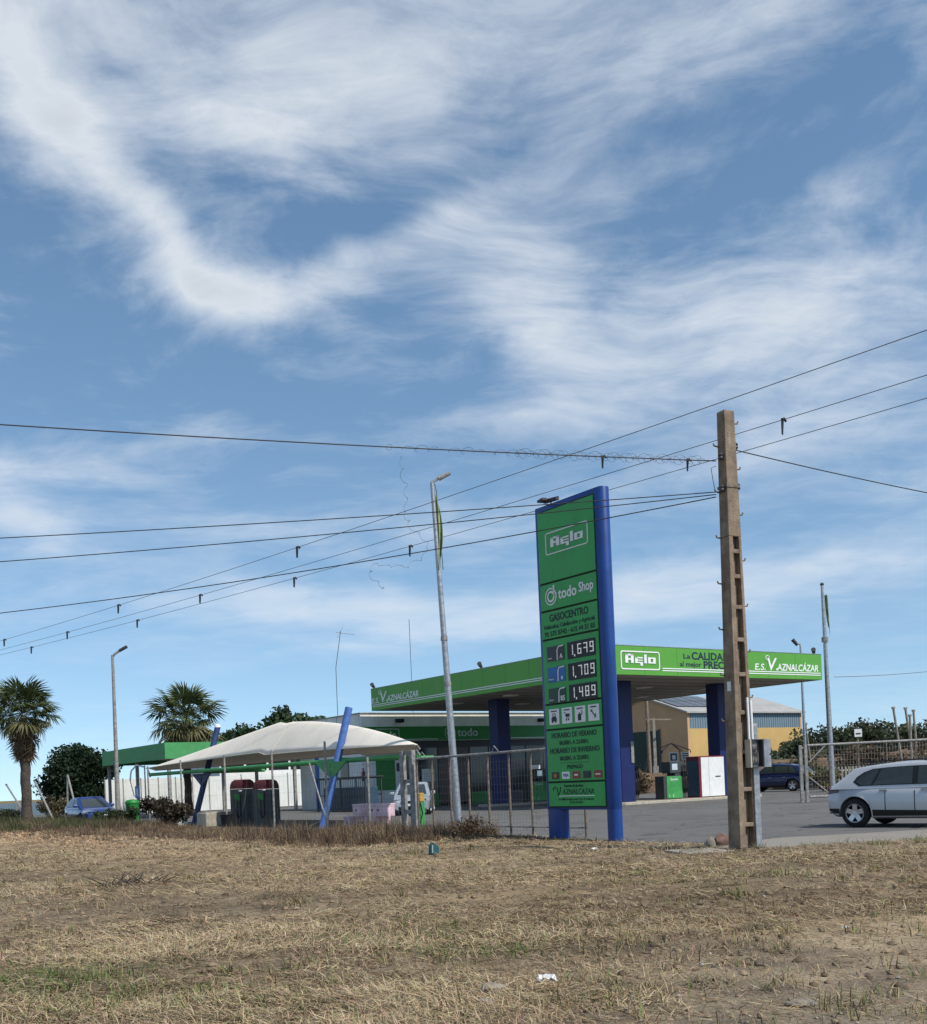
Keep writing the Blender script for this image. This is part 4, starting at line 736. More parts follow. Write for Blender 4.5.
# ================================================================== shop behind the canopy
def shop():
    root = thing('station_shop', 'white shop building with dark green sign band under the canopy', 'shop', (C0.x, C0.y, 0), SA)
    FY = 21.75; XL, XR, YB, ZT = -0.1, 17.0, 30.0, 5.70
    w = MB(); w.bb(XL, 2.45, FY, YB, 0, ZT); w.bb(2.45, XR, FY, YB, 4.02, ZT - 0.001); w.bb(2.45, XR, FY + 2.2, YB - 0.002, 0, 4.02)
    w.build('wall', 'white_wall', root)
    MB().bb(XL - 0.06, XR, FY - 0.06, YB + 0.03, ZT - 0.003, ZT + 0.05).build('coping', 'galv_dull', root)
    band = MB(); band.bb(XL - 0.05, XR, FY - 0.05, FY - 0.002, 4.05, 4.9); band.bb(XL - 0.05, XL - 0.002, FY, YB, 4.05, 4.9); band = band.build('sign_band', 'band_green', root)
    MB().bb(2.3, 5.3, FY - 0.056, FY - 0.051, 4.1, 4.14).build('stripe', 'letter_white', band); MB().bb(9.3, 16.5, FY - 0.056, FY - 0.051, 4.1, 4.14).build('stripe', 'letter_white', band)
    M('letter_dim', (0.45, 0.52, 0.52), 0.5)
    xs = ony(446, 736, FY)[0]; yf = FY - 0.051
    b = MB(); n = 20
    for r_, w_ in ((0.42, 0.05), (0.27, 0.09)):
        o = [(xs + 0.3 + r_ * math.cos(2 * math.pi * i / n), 4.47 + r_ * math.sin(2 * math.pi * i / n)) for i in range(n)]; q = [(xs + 0.3 + (r_ - w_) * math.cos(2 * math.pi * i / n), 4.47 + (r_ - w_) * math.sin(2 * math.pi * i / n)) for i in range(n)]
        b.add([(a, yf - 0.012, c) for a, c in o] + [(a, yf - 0.012, c) for a, c in q], [(i, (i + 1) % n, n + (i + 1) % n, n + i) for i in range(n)])
    b.bb(xs + 0.5, xs + 0.57, yf - 0.014, yf, 4.47, 4.86); b.build('logo_ring', 'letter_dim', band)
    text('lettering', 'todo', 0.70, 'letter_dim', band, (xs + 0.85, yf, 4.28), sx=1.15, bold=0.02); text('lettering', 'Shop', 0.66, 'letter_dim', band, (xs + 3.3, yf, 4.30), sx=1.1, bold=0.02)
    xa, xb = ony(375, 737, FY)[0], ony(399, 737, FY)[0]; b = MB(); frame_rr(b, xa, xb, 3.55, 4.78, 0.05, 0.05, yf, 0.012); b.build('sign_frame', 'letter_dim', band)
    text('lettering', 'todo', 0.62, 'letter_white', band, (xa + 0.35, yf, 4.2), sx=0.9, bold=0.02)
    xa, xb = ony(376, 770, FY)[0], ony(395, 770, FY)[0]; MB().bb(xa, xb, FY - 0.03, FY - 0.002, 1.1, 3.15).build('poster', 'band_green', root)
    MB().bb(xb + 0.12, xb + 0.42, FY - 0.05, FY - 0.002, 2.2, 2.7).build('notice', 'dark_grey', root)
    # glazed front set back under the band
    gy = FY + 0.35; x = 2.45; widths = [1.5, 1.5, 1.2, 1.2, 1.5, 1.5, 1.5, 1.5, 1.5, 1.6]
    M('door_brown', (0.05, 0.032, 0.025), 0.3)
    for i, wd in enumerate(widths):
        MB().bb(x, x + 0.07, gy - 0.04, gy + 0.04, 0, 4.018).build('mullion', 'dark_grey', root)
        k = MB().bb(x + 0.07, x + wd, gy - 0.008, gy + 0.008, 0.12 if i in (2, 3) else 0.75, 3.6).build('pane', 'door_brown' if i in (2, 3) else 'shop_glass', root)
        if i not in (2, 3): MB().bb(x + 0.07, x + wd, gy - 0.03, gy + 0.03, 0, 0.75).build('plinth', ('dark_grey', 'band_green', 'galv_dull')[i % 3], root)
        if i in (1, 5, 7, 8): MB().bb(x + 0.3, x + wd - 0.3, gy - 0.014, gy - 0.009, 1.5, 2.3).build('poster', ('letter_dim', 'paper')[i % 2], k)
        x += wd
    MB().bb(2.45, x, gy - 0.05, gy + 0.05, 3.6, 4.018).build('transom', 'dark_grey', root)
    # left wall: door, downpipe, vents
    y, _ = onx(309, 790, XL); MB().bb(XL - 0.04, XL - 0.002, y - 0.6, y + 0.5, 0.05, 3.0).build('side_door', 'panel_white', root, bevel=0.01)
    y, _ = onx(319, 790, XL); MB().bb(XL - 0.16, XL - 0.003, y - 0.13, y + 0.13, 0, 3.3).build('downpipe', 'post_blue', root)
    MB().bb(XL - 0.05, XL - 0.002, 23.4, 24.4, 1.9, 3.1).build('window', 'dark_glass', root)
    for i in range(6): MB().bb(XL - 0.012, XL - 0.001, 21.9 + i * 1.4, 21.93 + i * 1.4, 4.95, 5.66).build('joint', 'galv_dull', root)
    for px in (398, 540):
        xx = ony(px, 718, FY)[0]; MB().box(xx, FY - 0.18, 5.25, 0.5, 0.3, 0.22).build('lamp', 'black_matt', root, bevel=0.03)
    y, _ = onx(408, 660, 4.0)
    def ant(px, yb, yt, lx, nm, lb, yagi):
        yy, zt = onx(px, yt, lx); p = S(lx, yy, ZT - 0.02 if not yagi else ZT - 0.02); r = thing(nm, lb, 'antenna', p, SA)
        h = zt - ZT; MB().tube([(0, 0, 0), (0.02 if yagi else 0, 0, h * 0.6), (0.5 if yagi else 0, 0, h)], 0.022 if yagi else 0.018, 6).build('mast', 'wire_grey', r)
        if yagi:
            m = MB().tube([(0.2, 0.1, h - 0.12), (1.5, -0.1, h - 0.25)], 0.014, 5); m.build('boom', 'galv_dull', r)
            for k in range(6): MB().tube([(0.3 + 0.22 * k, 0.1 - 0.03 * k - 0.3, h - 0.2 - 0.02 * k), (0.3 + 0.22 * k, 0.1 - 0.03 * k + 0.3, h - 0.05 - 0.02 * k)], 0.008, 4).build('element', 'galv_dull', r)
            MB().tube([(0.25, 0.1, h - 0.5), (0.75, 0.1, h + 0.3)], 0.01, 4).build('element', 'galv_dull', r)
    ant(334, 716, 630, 3.0, 'tv_antenna', 'thin television antenna on the roof of the white shop', True)
    ant(409, 690, 619, 6.0, 'whip_antenna', 'bare whip antenna rising behind the left canopy fascia', False)
shop()

# ================================================================== wash yard: panel walls, window block, green roofed bay
def wash_yard():
    r = thing('panel_wall', 'long white panelled screen wall behind the car wash and vacuum bays', 'wall', S(ony(105, 790, 44.2)[0], 44.2), SA)
    n = 14; L = 18.2
    for i in range(n): MB().bb(i * L / n + 0.03, (i + 1) * L / n - 0.03, -0.03, 0.03, 0.06, 2.62).build('panel', 'panel_white', r)
    for i in range(n + 1): MB().bb(i * L / n - 0.035, i * L / n + 0.035, -0.06, 0.05, 0, 2.68).build('post', 'galv_dull', r)
    r = thing('wash_building', 'low car wash building with strip windows and green roof trim', 'building', S(0.5, 45.2), SA)
    MB().bb(0, 12, 0, 8, 0, 4.0).build('wall', 'white_wall', r)
    MB().bb(-0.1, 12.1, -0.1, 8.1, 4.0, 4.5).build('roof_trim', 'bay_green', r)
    for i in range(6): MB().bb(0.3 + i * 1.9, 2.0 + i * 1.9, -0.03, 0.01, 2.98, 3.85).build('window', 'dark_glass', r)
    # the roofed bay
    r = thing('wash_bay_roof', 'flat roofed car wash bay with deep green fascia on steel posts', 'car wash', (C0.x, C0.y, 0), SA)
    x0, x1, y0, y1, z0, z1 = -9.8, -0.9, 28.0, 40.5, 3.5, 4.46
    MB().bb(x0 + 0.05, x1 - 0.05, y0 + 0.05, y1 - 0.05, z0 + 0.3, z1 - 0.1).build('deck', 'roof_grey', r)
    MB().bb(x0, x1, y0, y0 + 0.05, z0, z1).build('fascia', 'bay_green', r); MB().bb(x0, x0 + 0.05, y0 + 0.051, y1, z0, z1).build('fascia', 'bay_green', r)
    MB().bb(x1 - 0.05, x1, y0 + 0.051, y1, z0, z1).build('fascia', 'bay_green', r); MB().bb(x0 + 0.051, x1 - 0.051, y1 - 0.05, y1, z0, z1).build('fascia', 'bay_green', r)
    for x in (x0 + 0.35, x1 - 0.4):
        for y in (y0 + 0.4, (y0 + y1) / 2, y1 - 0.35): MB().bb(x - 0.09, x + 0.09, y - 0.09, y + 0.09, 0, z0 + 0.31).build('post', 'galv_dull', r)
    # blue info panel on a post, wash lance boom, green bin
    lx = -10.6
    y, z0_ = onx(139, 798, lx); _, z1_ = onx(139, 786, lx); r = thing('information_sign', 'small blue square sign on a post in front of the wash bay', 'sign', S(lx, y), SA)
    MB().tube([(0, 0, 0), (0, 0, z1_ + 0.9)], 0.05, 8).build('post', 'dark_grey', r); b = MB().bb(-0.09, -0.055, -0.42, 0.42, z0_, z1_).build('board', 'blue_info', r, bevel=0.01)
    m = MB(); m.bb(-0.098, -0.091, -0.12, 0.1, z0_ + 0.12, z1_ - 0.15); m.bb(-0.098, -0.091, -0.2, -0.05, z0_ + 0.1, z0_ + 0.25); m.build('symbol', 'white', b)
    lx = -10.2; y, zt = onx(135, 769, lx); r = thing('wash_boom', 'pale hose boom hanging under the green bay roof', 'wash boom', S(lx + 0.6, y), SA)
    MB().tube([(0, 0, 0), (0, 0, zt + 0.2)], 0.045, 8).build('mast', 'galv', r); MB().tube([(0, 0, zt + 0.1), (-0.3, 0.6, zt + 0.25), (-0.5, 1.1, zt - 0.1), (-0.55, 1.2, zt - 0.7)], 0.05, 8).build('arm', 'white', r); MB().tube([(-0.55, 1.2, zt - 0.7), (-0.4, 1.0, 1.4), (-0.1, 0.2, 1.2)], 0.025, 6).build('hose', 'black_matt', r)
    lx = -12.6; y, _ = onx(133, 820, lx); r = thing('waste_bin', 'green litter bin beside the blue saloon', 'bin', S(lx, y), SA)
    MB().lathe([(0.30, 0.05), (0.36, 0.9), (0.38, 1.0)], 16).build('body', 'band_green', r, smooth=40); MB().lathe([(0.40, 1.0), (0.40, 1.06), (0.30, 1.18), (0.05, 1.22)], 16).build('lid', 'band_green', r, smooth=40)
wash_yard()

# ================================================================== shade sail over the vacuum bay
def shade_sail():
    root = thing('shade_canopy', 'cream tensioned shade canopy on leaning blue posts over the vacuum bay', 'shade canopy', (C0.x, C0.y, 0), SA)
    x0, x1, yA, yB = -13.7, -8.6, -6.7, 18.3; yc = 4.9; n, m = 44, 14; P = []
    for i in range(n + 1):
        s = -1 + 2 * i / n; y = (yA + yB) / 2 + s * (yB - yA) / 2; row = []
        sk = (y - yc) / ((yB - yc) if y > yc else (yc - yA)); sk = max(-1, min(1, sk))
        zt = 2.62 if s < 0 else 2.74; edge = zt + 0.20 * (1 - abs(sk) ** 1.5); rise = 1.27 * (1 - abs(sk) ** (1.5 if s < 0 and sk < 0 else 1.15))
        wid = 0.10 + 0.90 * (1 - abs(sk) ** 3.0)
        for j in range(m + 1):
            t = -1 + 2 * j / m; xm = -14.1 + 1.35 * (1 - abs(sk) ** 2) + (t * 1.0 * wid if t < 0 else t * min(3.6 * wid, 0.08 + 0.42 * (y - yA)))
            row.append((xm, y, edge + rise * (1 - abs(t) ** 1.25) - (0.12 if t > 0 else 0) * abs(t)))
        P.append(row)
    b = MB().grid(P); o = b.build('membrane', 'membrane', root, smooth=60)
    sd = o.modifiers.new('thickness', 'SOLIDIFY'); sd.thickness = 0.012; sd.offset = 0
    mid = min(range(n + 1), key=lambda i: abs(P[i][0][1] - yc)); MB().tube([(p[0], p[1], p[2] + 0.012) for p in P[mid]], 0.018, 5).build('seam', 'cream', root)
    for j in (0, m): MB().tube([(r[j][0], r[j][1], r[j][2]) for r in P], 0.022, 5).build('hem', 'cream', root)
    # beam, posts, gussets
    bx = -14.0
    MB().tube([(bx, -6.6, 2.30), (bx, 5, 2.36), (bx, 18.3, 2.42)], 0.085, 10).build('beam', 'green_paint', root, smooth=40)
    for (y, bx0, top, dx, mt, r) in ((-1.55, -14.85, 4.16, 1.25, 'post_blue', 0.13), (13.2, -13.8, 4.45, 1.35, 'post_navy', 0.135)):
        q = MB(); q.tube([(bx0, y, -0.05), (bx0 + dx, y, top)], r, 12); q.build('post', mt, root, smooth=40)
        MB().lathe([(0.3, 0.0), (0.3, 0.03)], 12, bx0, y).build('base_plate', 'galv_dull', root)
        xx = bx0 + dx * 2.3 / top
        for s in (-1, 1):
            g = MB(); g.extr_x([(y + s * 0.02, 2.3), (y + s * 1.15, 2.3), (y + s * 0.1, 1.75)], xx - 0.25, xx - 0.20); g.build('gusset', 'green_paint' if mt == 'post_blue' else 'post_navy', root)
        MB().tube([(xx, y, 2.36), (-10.2, y, 2.36)], 0.07, 8).build('cross_beam', 'green_paint', root, smooth=40)
    for y, z in ((-6.6, 2.55), (18.3, 2.68)): MB().tube([(-14.1, y, z), (bx, y, 2.3)], 0.04, 6).build('strut', 'galv_dull', root)
    q = MB(); q.lathe([(0.15, 4.42), (0.13, 4.54), (0.05, 4.58)], 10, -12.46, 13.2); q.build('post_cap', 'white', root, smooth=40)
shade_sail()

def yard_things():
    lx = -14.05
    for px, lb in ((243, 'grey vacuum machine with dark red hood, the left one of the pair'), (266.5, 'grey vacuum machine with dark red hood and coiled hose, the right one of the pair')):
        y, _ = onx(px, 800, lx); _, zt = onx(px, 779.5, lx)
        r = thing('vacuum_machine', lb, 'vacuum', S(lx, y), SA - rad(68), 'vacuum machines under the shade canopy')
        MB().prism(rrect(-0.42, 0.42, -0.36, 0.36, 0.10), 0.0, zt - 0.38).build('body', 'vac_grey', r, smooth=40)
        pr = []; 
        for z, k in ((zt - 0.37, 1.02), (zt - 0.2, 0.98), (zt - 0.07, 0.85), (zt, 0.62)): pr.append([(x * k, y_ * k, z) for x, y_ in rrect(-0.42, 0.42, -0.36, 0.36, 0.12)])
        b = MB(); nn = len(pr[0]); b.add([p for ring in pr for p in ring], [(i * nn + j, i * nn + (j + 1) % nn, (i + 1) * nn + (j + 1) % nn, (i + 1) * nn + j) for i in range(3) for j in range(nn)] + [tuple(range(3 * nn, 4 * nn))]); b.build('hood', 'vac_red', r, smooth=50)
        MB().bb(-0.1, 0.18, -0.372, -0.362, 1.05, 1.3).build('sticker', 'band_green', r)
        for s in (-1, 1): MB().lathe([(0.10, 0.3), (0.10, 1.3)], 10, s * 0.45, 0.0).build('hose_holder', 'dark_grey', r, smooth=40)
        h = [(0.25, -0.37, 1.35), (0.3, -0.46, 1.0), (0.32, -0.45, 0.5), (0.15, -0.43, 0.35), (0.0, -0.44, 0.7), (-0.02, -0.42, 1.1)]; MB().tube(h, 0.03, 8).build('hose', 'black_matt', r, smooth=60)
        MB().lathe([(0.09, 1.42), (0.09, 1.46)], 12, 0.25, -0.36).build('gauge', 'white', r)
    y, _ = onx(209, 820, -15.0); r = thing('concrete_block', 'pale grey concrete block at the foot of the left fence', 'block', S(-15.0, y), SA + rad(20))
    MB().bb(-0.4, 0.4, -0.3, 0.3, 0, 0.60).build('block', 'kerb', r, bevel=0.04); MB().bb(-0.34, 0.34, -0.24, 0.24, 0.598, 0.64).build('cap', 'concrete', r, bevel=0.01)
    y, _ = onx(227, 820, -14.9); r = thing('plastic_tub', 'black plastic tub between the concrete block and the vacuum machines', 'tub', S(-14.9, y), SA)
    MB().lathe([(0.2, 0.0), (0.26, 0.5), (0.28, 0.52), (0.25, 0.52), (0.2, 0.3)], 14).build('body', 'black_matt', r, smooth=40)
    y, _ = onx(181, 815, -14.6); r = thing('drum', 'white drum behind the brown dead bush', 'drum', S(-14.6, y), SA); MB().lathe([(0.28, 0), (0.29, 0.3), (0.27, 0.32), (0.29, 0.34), (0.28, 0.85), (0.25, 0.87)], 16).build('body', 'panel_white', r, smooth=35); MB().lathe([(0.05, 0.87), (0.05, 0.9)], 8, 0.12, 0).build('bung', 'dark_grey', r)
    # stack of pale pink crates
    lx = -14.0; k = 0
    for row, pxs, zz in ((0, (353.5, 366.5, 380), 0.0), (1, (364.5, 377.5, 386), 0.42)):
        for i, px in enumerate(pxs):
            y, _ = onx(px, 825, lx); r = thing('foam_box', ('%s pale pink box in the %s row of the stack by the fence' % (('left', 'middle', 'right')[i], ('bottom', 'top')[row])), 'box', S(lx + 0.1 * (i % 2) - 0.05 * row, y, zz + 0.001 * row), SA + rad(-3 + 4 * (i % 3)), 'pale pink boxes by the fence')
            MB().bb(-0.24, 0.24, -0.27, 0.27, 0, 0.36).build('body', 'pink', r, bevel=0.015); MB().bb(-0.25, 0.25, -0.28, 0.28, 0.358, 0.415).build('lid', 'pink', r, bevel=0.012); MB().bb(-0.246, -0.241, -0.06, 0.06, 0.18, 0.24).build('grip', 'dark_grey', r)
    lx = -13.6; y, _ = onx(418.5, 829, lx); _, z1 = onx(418.5, 793, lx); r = thing('air_pump_post', 'green air and water post with orange top behind the fence', 'air pump', S(lx, y), SA + rad(-60))
    MB().prism(rrect(-0.2, 0.2, -0.14, 0.14, 0.05), 0, z1 - 0.28).build('body', 'green_paint', r, smooth=40); MB().bb(-0.19, 0.19, -0.13, 0.13, z1 - 0.28, z1).build('head', 'yellow', r, bevel=0.03)
    MB().tube([(0.18, -0.14, z1 - 0.3), (0.3, -0.25, 0.5), (0.15, -0.22, 0.06), (-0.2, -0.2, 0.5), (-0.15, -0.15, z1 - 0.35)], 0.02, 6).build('hose', 'black_matt', r, smooth=60)
    # storage cage
    lx = -2.6; ya, _ = onx(366, 800, lx); yb, _ = onx(318, 800, lx); _, zt = onx(340, 779, lx); r = thing('storage_cage', 'dark barred storage cage against the white shop wall', 'cage', S(lx, ya), SA)
    Lg = yb - ya; zt = min(zt, 2.1); f = MB()
    for y in (0, Lg / 2, Lg): f.bb(-0.03, 0.03, y - 0.03, y + 0.03, 0, zt); f.bb(0.97, 1.03, y - 0.03, y + 0.03, 0, zt)
    for z in (0.1, zt / 2, zt): f.bb(-0.035, 0.035, -0.02, Lg + 0.02, z - 0.03, z + 0.03); f.bb(0.965, 1.035, -0.02, Lg + 0.02, z - 0.03, z + 0.03)
    f.build('frame', 'dark_grey', r); f = MB()
    for k in range(int(Lg / 0.22)): MB().tube([(0, 0.1 + 0.22 * k, 0.1), (0, 0.1 + 0.22 * k, zt)], 0.014, 5).build('bar', 'dark_grey', r)
    MB().bb(0.3, 0.9, 0.2, Lg - 0.2, 0.12, zt - 0.5).build('shelf_box', 'cab_blue', r, bevel=0.02); MB().bb(-0.1, 1.1, -0.1, Lg + 0.1, zt + 0.031, zt + 0.09).build('roof', 'dark_grey', r)
    lx = -0.35; y, zz = onx(363.5, 776, lx); r = thing('fire_extinguisher', 'dark red fire extinguisher on the shop wall by the cage', 'extinguisher', S(lx, y, zz - 0.3), SA); MB().lathe([(0.10, 0), (0.11, 0.05), (0.11, 0.5), (0.04, 0.62), (0.03, 0.7)], 12).build('cylinder', 'red_trim', r, smooth=40); MB().box(0.0, 0.05, 0.72, 0.05, 0.2, 0.05).build('valve', 'black', r)
yard_things()

# ================================================================== fences and gate
def mesh_panel(b, ax, ay, bx, by, z0, z1, dv, dh, r=0.0026):
    L = math.hypot(bx - ax, by - ay); n = max(1, int(L / dv))
    for i in range(1, n): t = i / n; b.tube([(ax + (bx - ax) * t, ay + (by - ay) * t, z0), (ax + (bx - ax) * t, ay + (by - ay) * t, z1)], r, 3, cap=False)
    k = max(1, int((z1 - z0) / dh))
    for i in range(k + 1): z = z0 + (z1 - z0) * i / k; b.tube([(ax, ay, z), (bx, by, z)], r, 3, cap=False)
def fences():
    lx = -14.95
    # front fence: framed mesh panels from the double post to the totem
    root = thing('mesh_fence', 'galvanised mesh fence with top rail between the lamp post and the totem', 'fence', (C0.x, C0.y, 0), SA)
    pxs = [418, 433, 451, 469.5, 489, 510, 532, 551, 585]; ys = [onx(px, 800, lx)[0] for px in pxs]
    for i, y in enumerate(ys): MB().tube([(lx, y, -0.1), (lx, y, 2.14 if i < 8 else 1.2)], 0.033, 8).build('post', 'rusty', root, smooth=40)
    MB().tube([(lx, ys[0], 2.15), (lx, ys[-2], 2.15)], 0.035, 8).build('rail', 'galv_dull', root, smooth=40); MB().tube([(lx, ys[0], 0.22), (lx, ys[-1], 0.22)], 0.02, 6).build('rail', 'galv_dull', root)
    w = MB()
    for a, b in zip(ys[:-2], ys[1:-1]): mesh_panel(w, lx, a, lx, b, 0.12, 2.12, 0.13, 0.2)
    mesh_panel(w, lx, ys[-2], lx, ys[-1], 0.12, 1.15, 0.13, 0.2); w.build('wire_mesh', 'wire_grey', root, recalc=False)
    for k in (0, 4):
        y = ys[k] - 0.2; MB().tube([(lx, y, 2.16), (lx, y - 0.12, 2.34), (lx, y - 0.3, 2.20)], 0.012, 5).build('barb_bracket', 'galv_dull', root)
    # double gate post
    y, _ = onx(409, 800, lx); r = thing('gate_post', 'pair of thick galvanised posts joined by crossbars at the fence corner', 'gate post', S(lx, y), SA)
    for s in (-1, 1): MB().bb(-0.07, 0.07, s * 0.27 - 0.09, s * 0.27 + 0.09, -0.1, 2.42).build('post', 'galv_dull', r, bevel=0.012)
    for z in (0.55, 1.45, 2.3): MB().bb(-0.03, 0.03, -0.18, 0.18, z, z + 0.12).build('crossbar', 'galv_dull', r)
    # left fence in front of the wash yard: tall posts and mesh
    root = thing('mesh_fence', 'tall post and mesh fence in front of the shade canopy', 'fence', (C0.x, C0.y, 0), SA)
    pxs = [369, 327, 273.5, 226, 182, 149]; tops = [757, 741, 750, 755, 760, 766]; ys = [onx(px, 800, lx)[0] for px in pxs]; zt = []
    for px, ty, y in zip(pxs, tops, ys):
        z = min(3.3, onx(px, ty, lx)[1]); zt.append(z); MB().tube([(lx, y, -0.1), (lx, y, z)], 0.04, 8).build('post', 'galv_dull', root, smooth=40)
    w = MB(); mesh_panel(w, lx, onx(402, 800, lx)[0], lx, ys[0], 0.1, 2.1, 0.16, 0.22); mesh_panel(w, lx, ys[0], lx, ys[1], 0.1, 2.1, 0.16, 0.22)
    for a, b in zip(ys[1:-1], ys[2:]): mesh_panel(w, lx, a, lx, b, 0.1, 1.9, 0.3, 0.45, 0.002)
    w.build('wire_mesh', 'wire_grey', root, recalc=False)
    MB().tube([(lx, ys[1], 0.1), (lx + 0.1, ys[1] + 1.4, 2.3)], 0.03, 6).build('brace', 'galv_dull', root)
    # leaning posts at the far left, each a post of its own
    for (bx, by, tx, ty, lb) in ((31.5, 829, 6.5, 785, 'leaning grey fence post left of the near palm trunk'), (56, 827, 34.5, 781, 'leaning grey fence post right of the near palm trunk'), (79, 806, 67.5, 775, 'leaning grey fence post in front of the dark tree'), (8, 834, -14, 793, 'leaning grey fence post at the left edge of the picture'), (67.5, 812, 67, 775, 'upright grey post behind the blue saloon')):
        lx2 = -15.2 if bx < 60 else -14.0; y0, _ = onx(bx, by, lx2); y1, z1 = onx(tx, ty, lx2); p = S(lx2, y0)
        d = S(lx2, y1, z1) - p; r = thing('fence_post', lb, 'post', p, 0); MB().tube([(0, 0, -0.1), (d.x, d.y, d.z)], 0.06, 8).build('tube', 'galv_dull', r, smooth=40); MB().tube([(d.x * 0.985, d.y * 0.985, d.z * 0.985), (d.x * 1.01, d.y * 1.01, d.z * 1.01)], 0.07, 8).build('cap', 'dark_grey', r)
    # gate on the right
    gy = 44.0; xa = at(801, 770, gy).x; xb = at(990, 760, gy).x; r = thing('sliding_gate', 'grey tubular mesh gate standing open behind the silver estate car', 'gate', (xa, gy, 0), 0)
    W = xb - xa
    for x in (0.0, 0.21): MB().bb(x - 0.06, x + 0.06, -0.06, 0.06, 0, 2.3).build('post', 'galv_dull', r, bevel=0.01)
    for z in (0.4, 1.3, 2.2): MB().bb(0.06, 0.15, -0.03, 0.03, z - 0.04, z + 0.04).build('crossbar', 'galv_dull', r)
    MB().tube([(0.3, 0, 2.28), (W, 0, 2.33)], 0.05, 8).build('top_rail', 'galv_dull', r, smooth=40); MB().tube([(0.3, 0, 0.22), (W, 0, 0.22)], 0.05, 8).build('bottom_rail', 'galv_dull', r, smooth=40)
    for x in (1.15, 2.3, 3.45, 4.6, 5.75, 6.9): MB().tube([(x, 0, 0.2), (x, 0, 2.3)], 0.028, 6).build('stile', 'rusty', r, smooth=40)
    MB().tube([(0.32, 0, 1.0), (1.12, 0, 0.3)], 0.03, 6).build('brace', 'galv_dull', r); MB().tube([(0.32, 0, 1.6), (1.0, 0, 2.25)], 0.03, 6).build('brace', 'galv_dull', r)
    w = MB(); mesh_panel(w, 0.3, 0, W, 0, 0.2, 2.28, 0.12, 0.2, 0.004); w.build('wire_mesh', 'galv_dull', r, recalc=False)
fences()

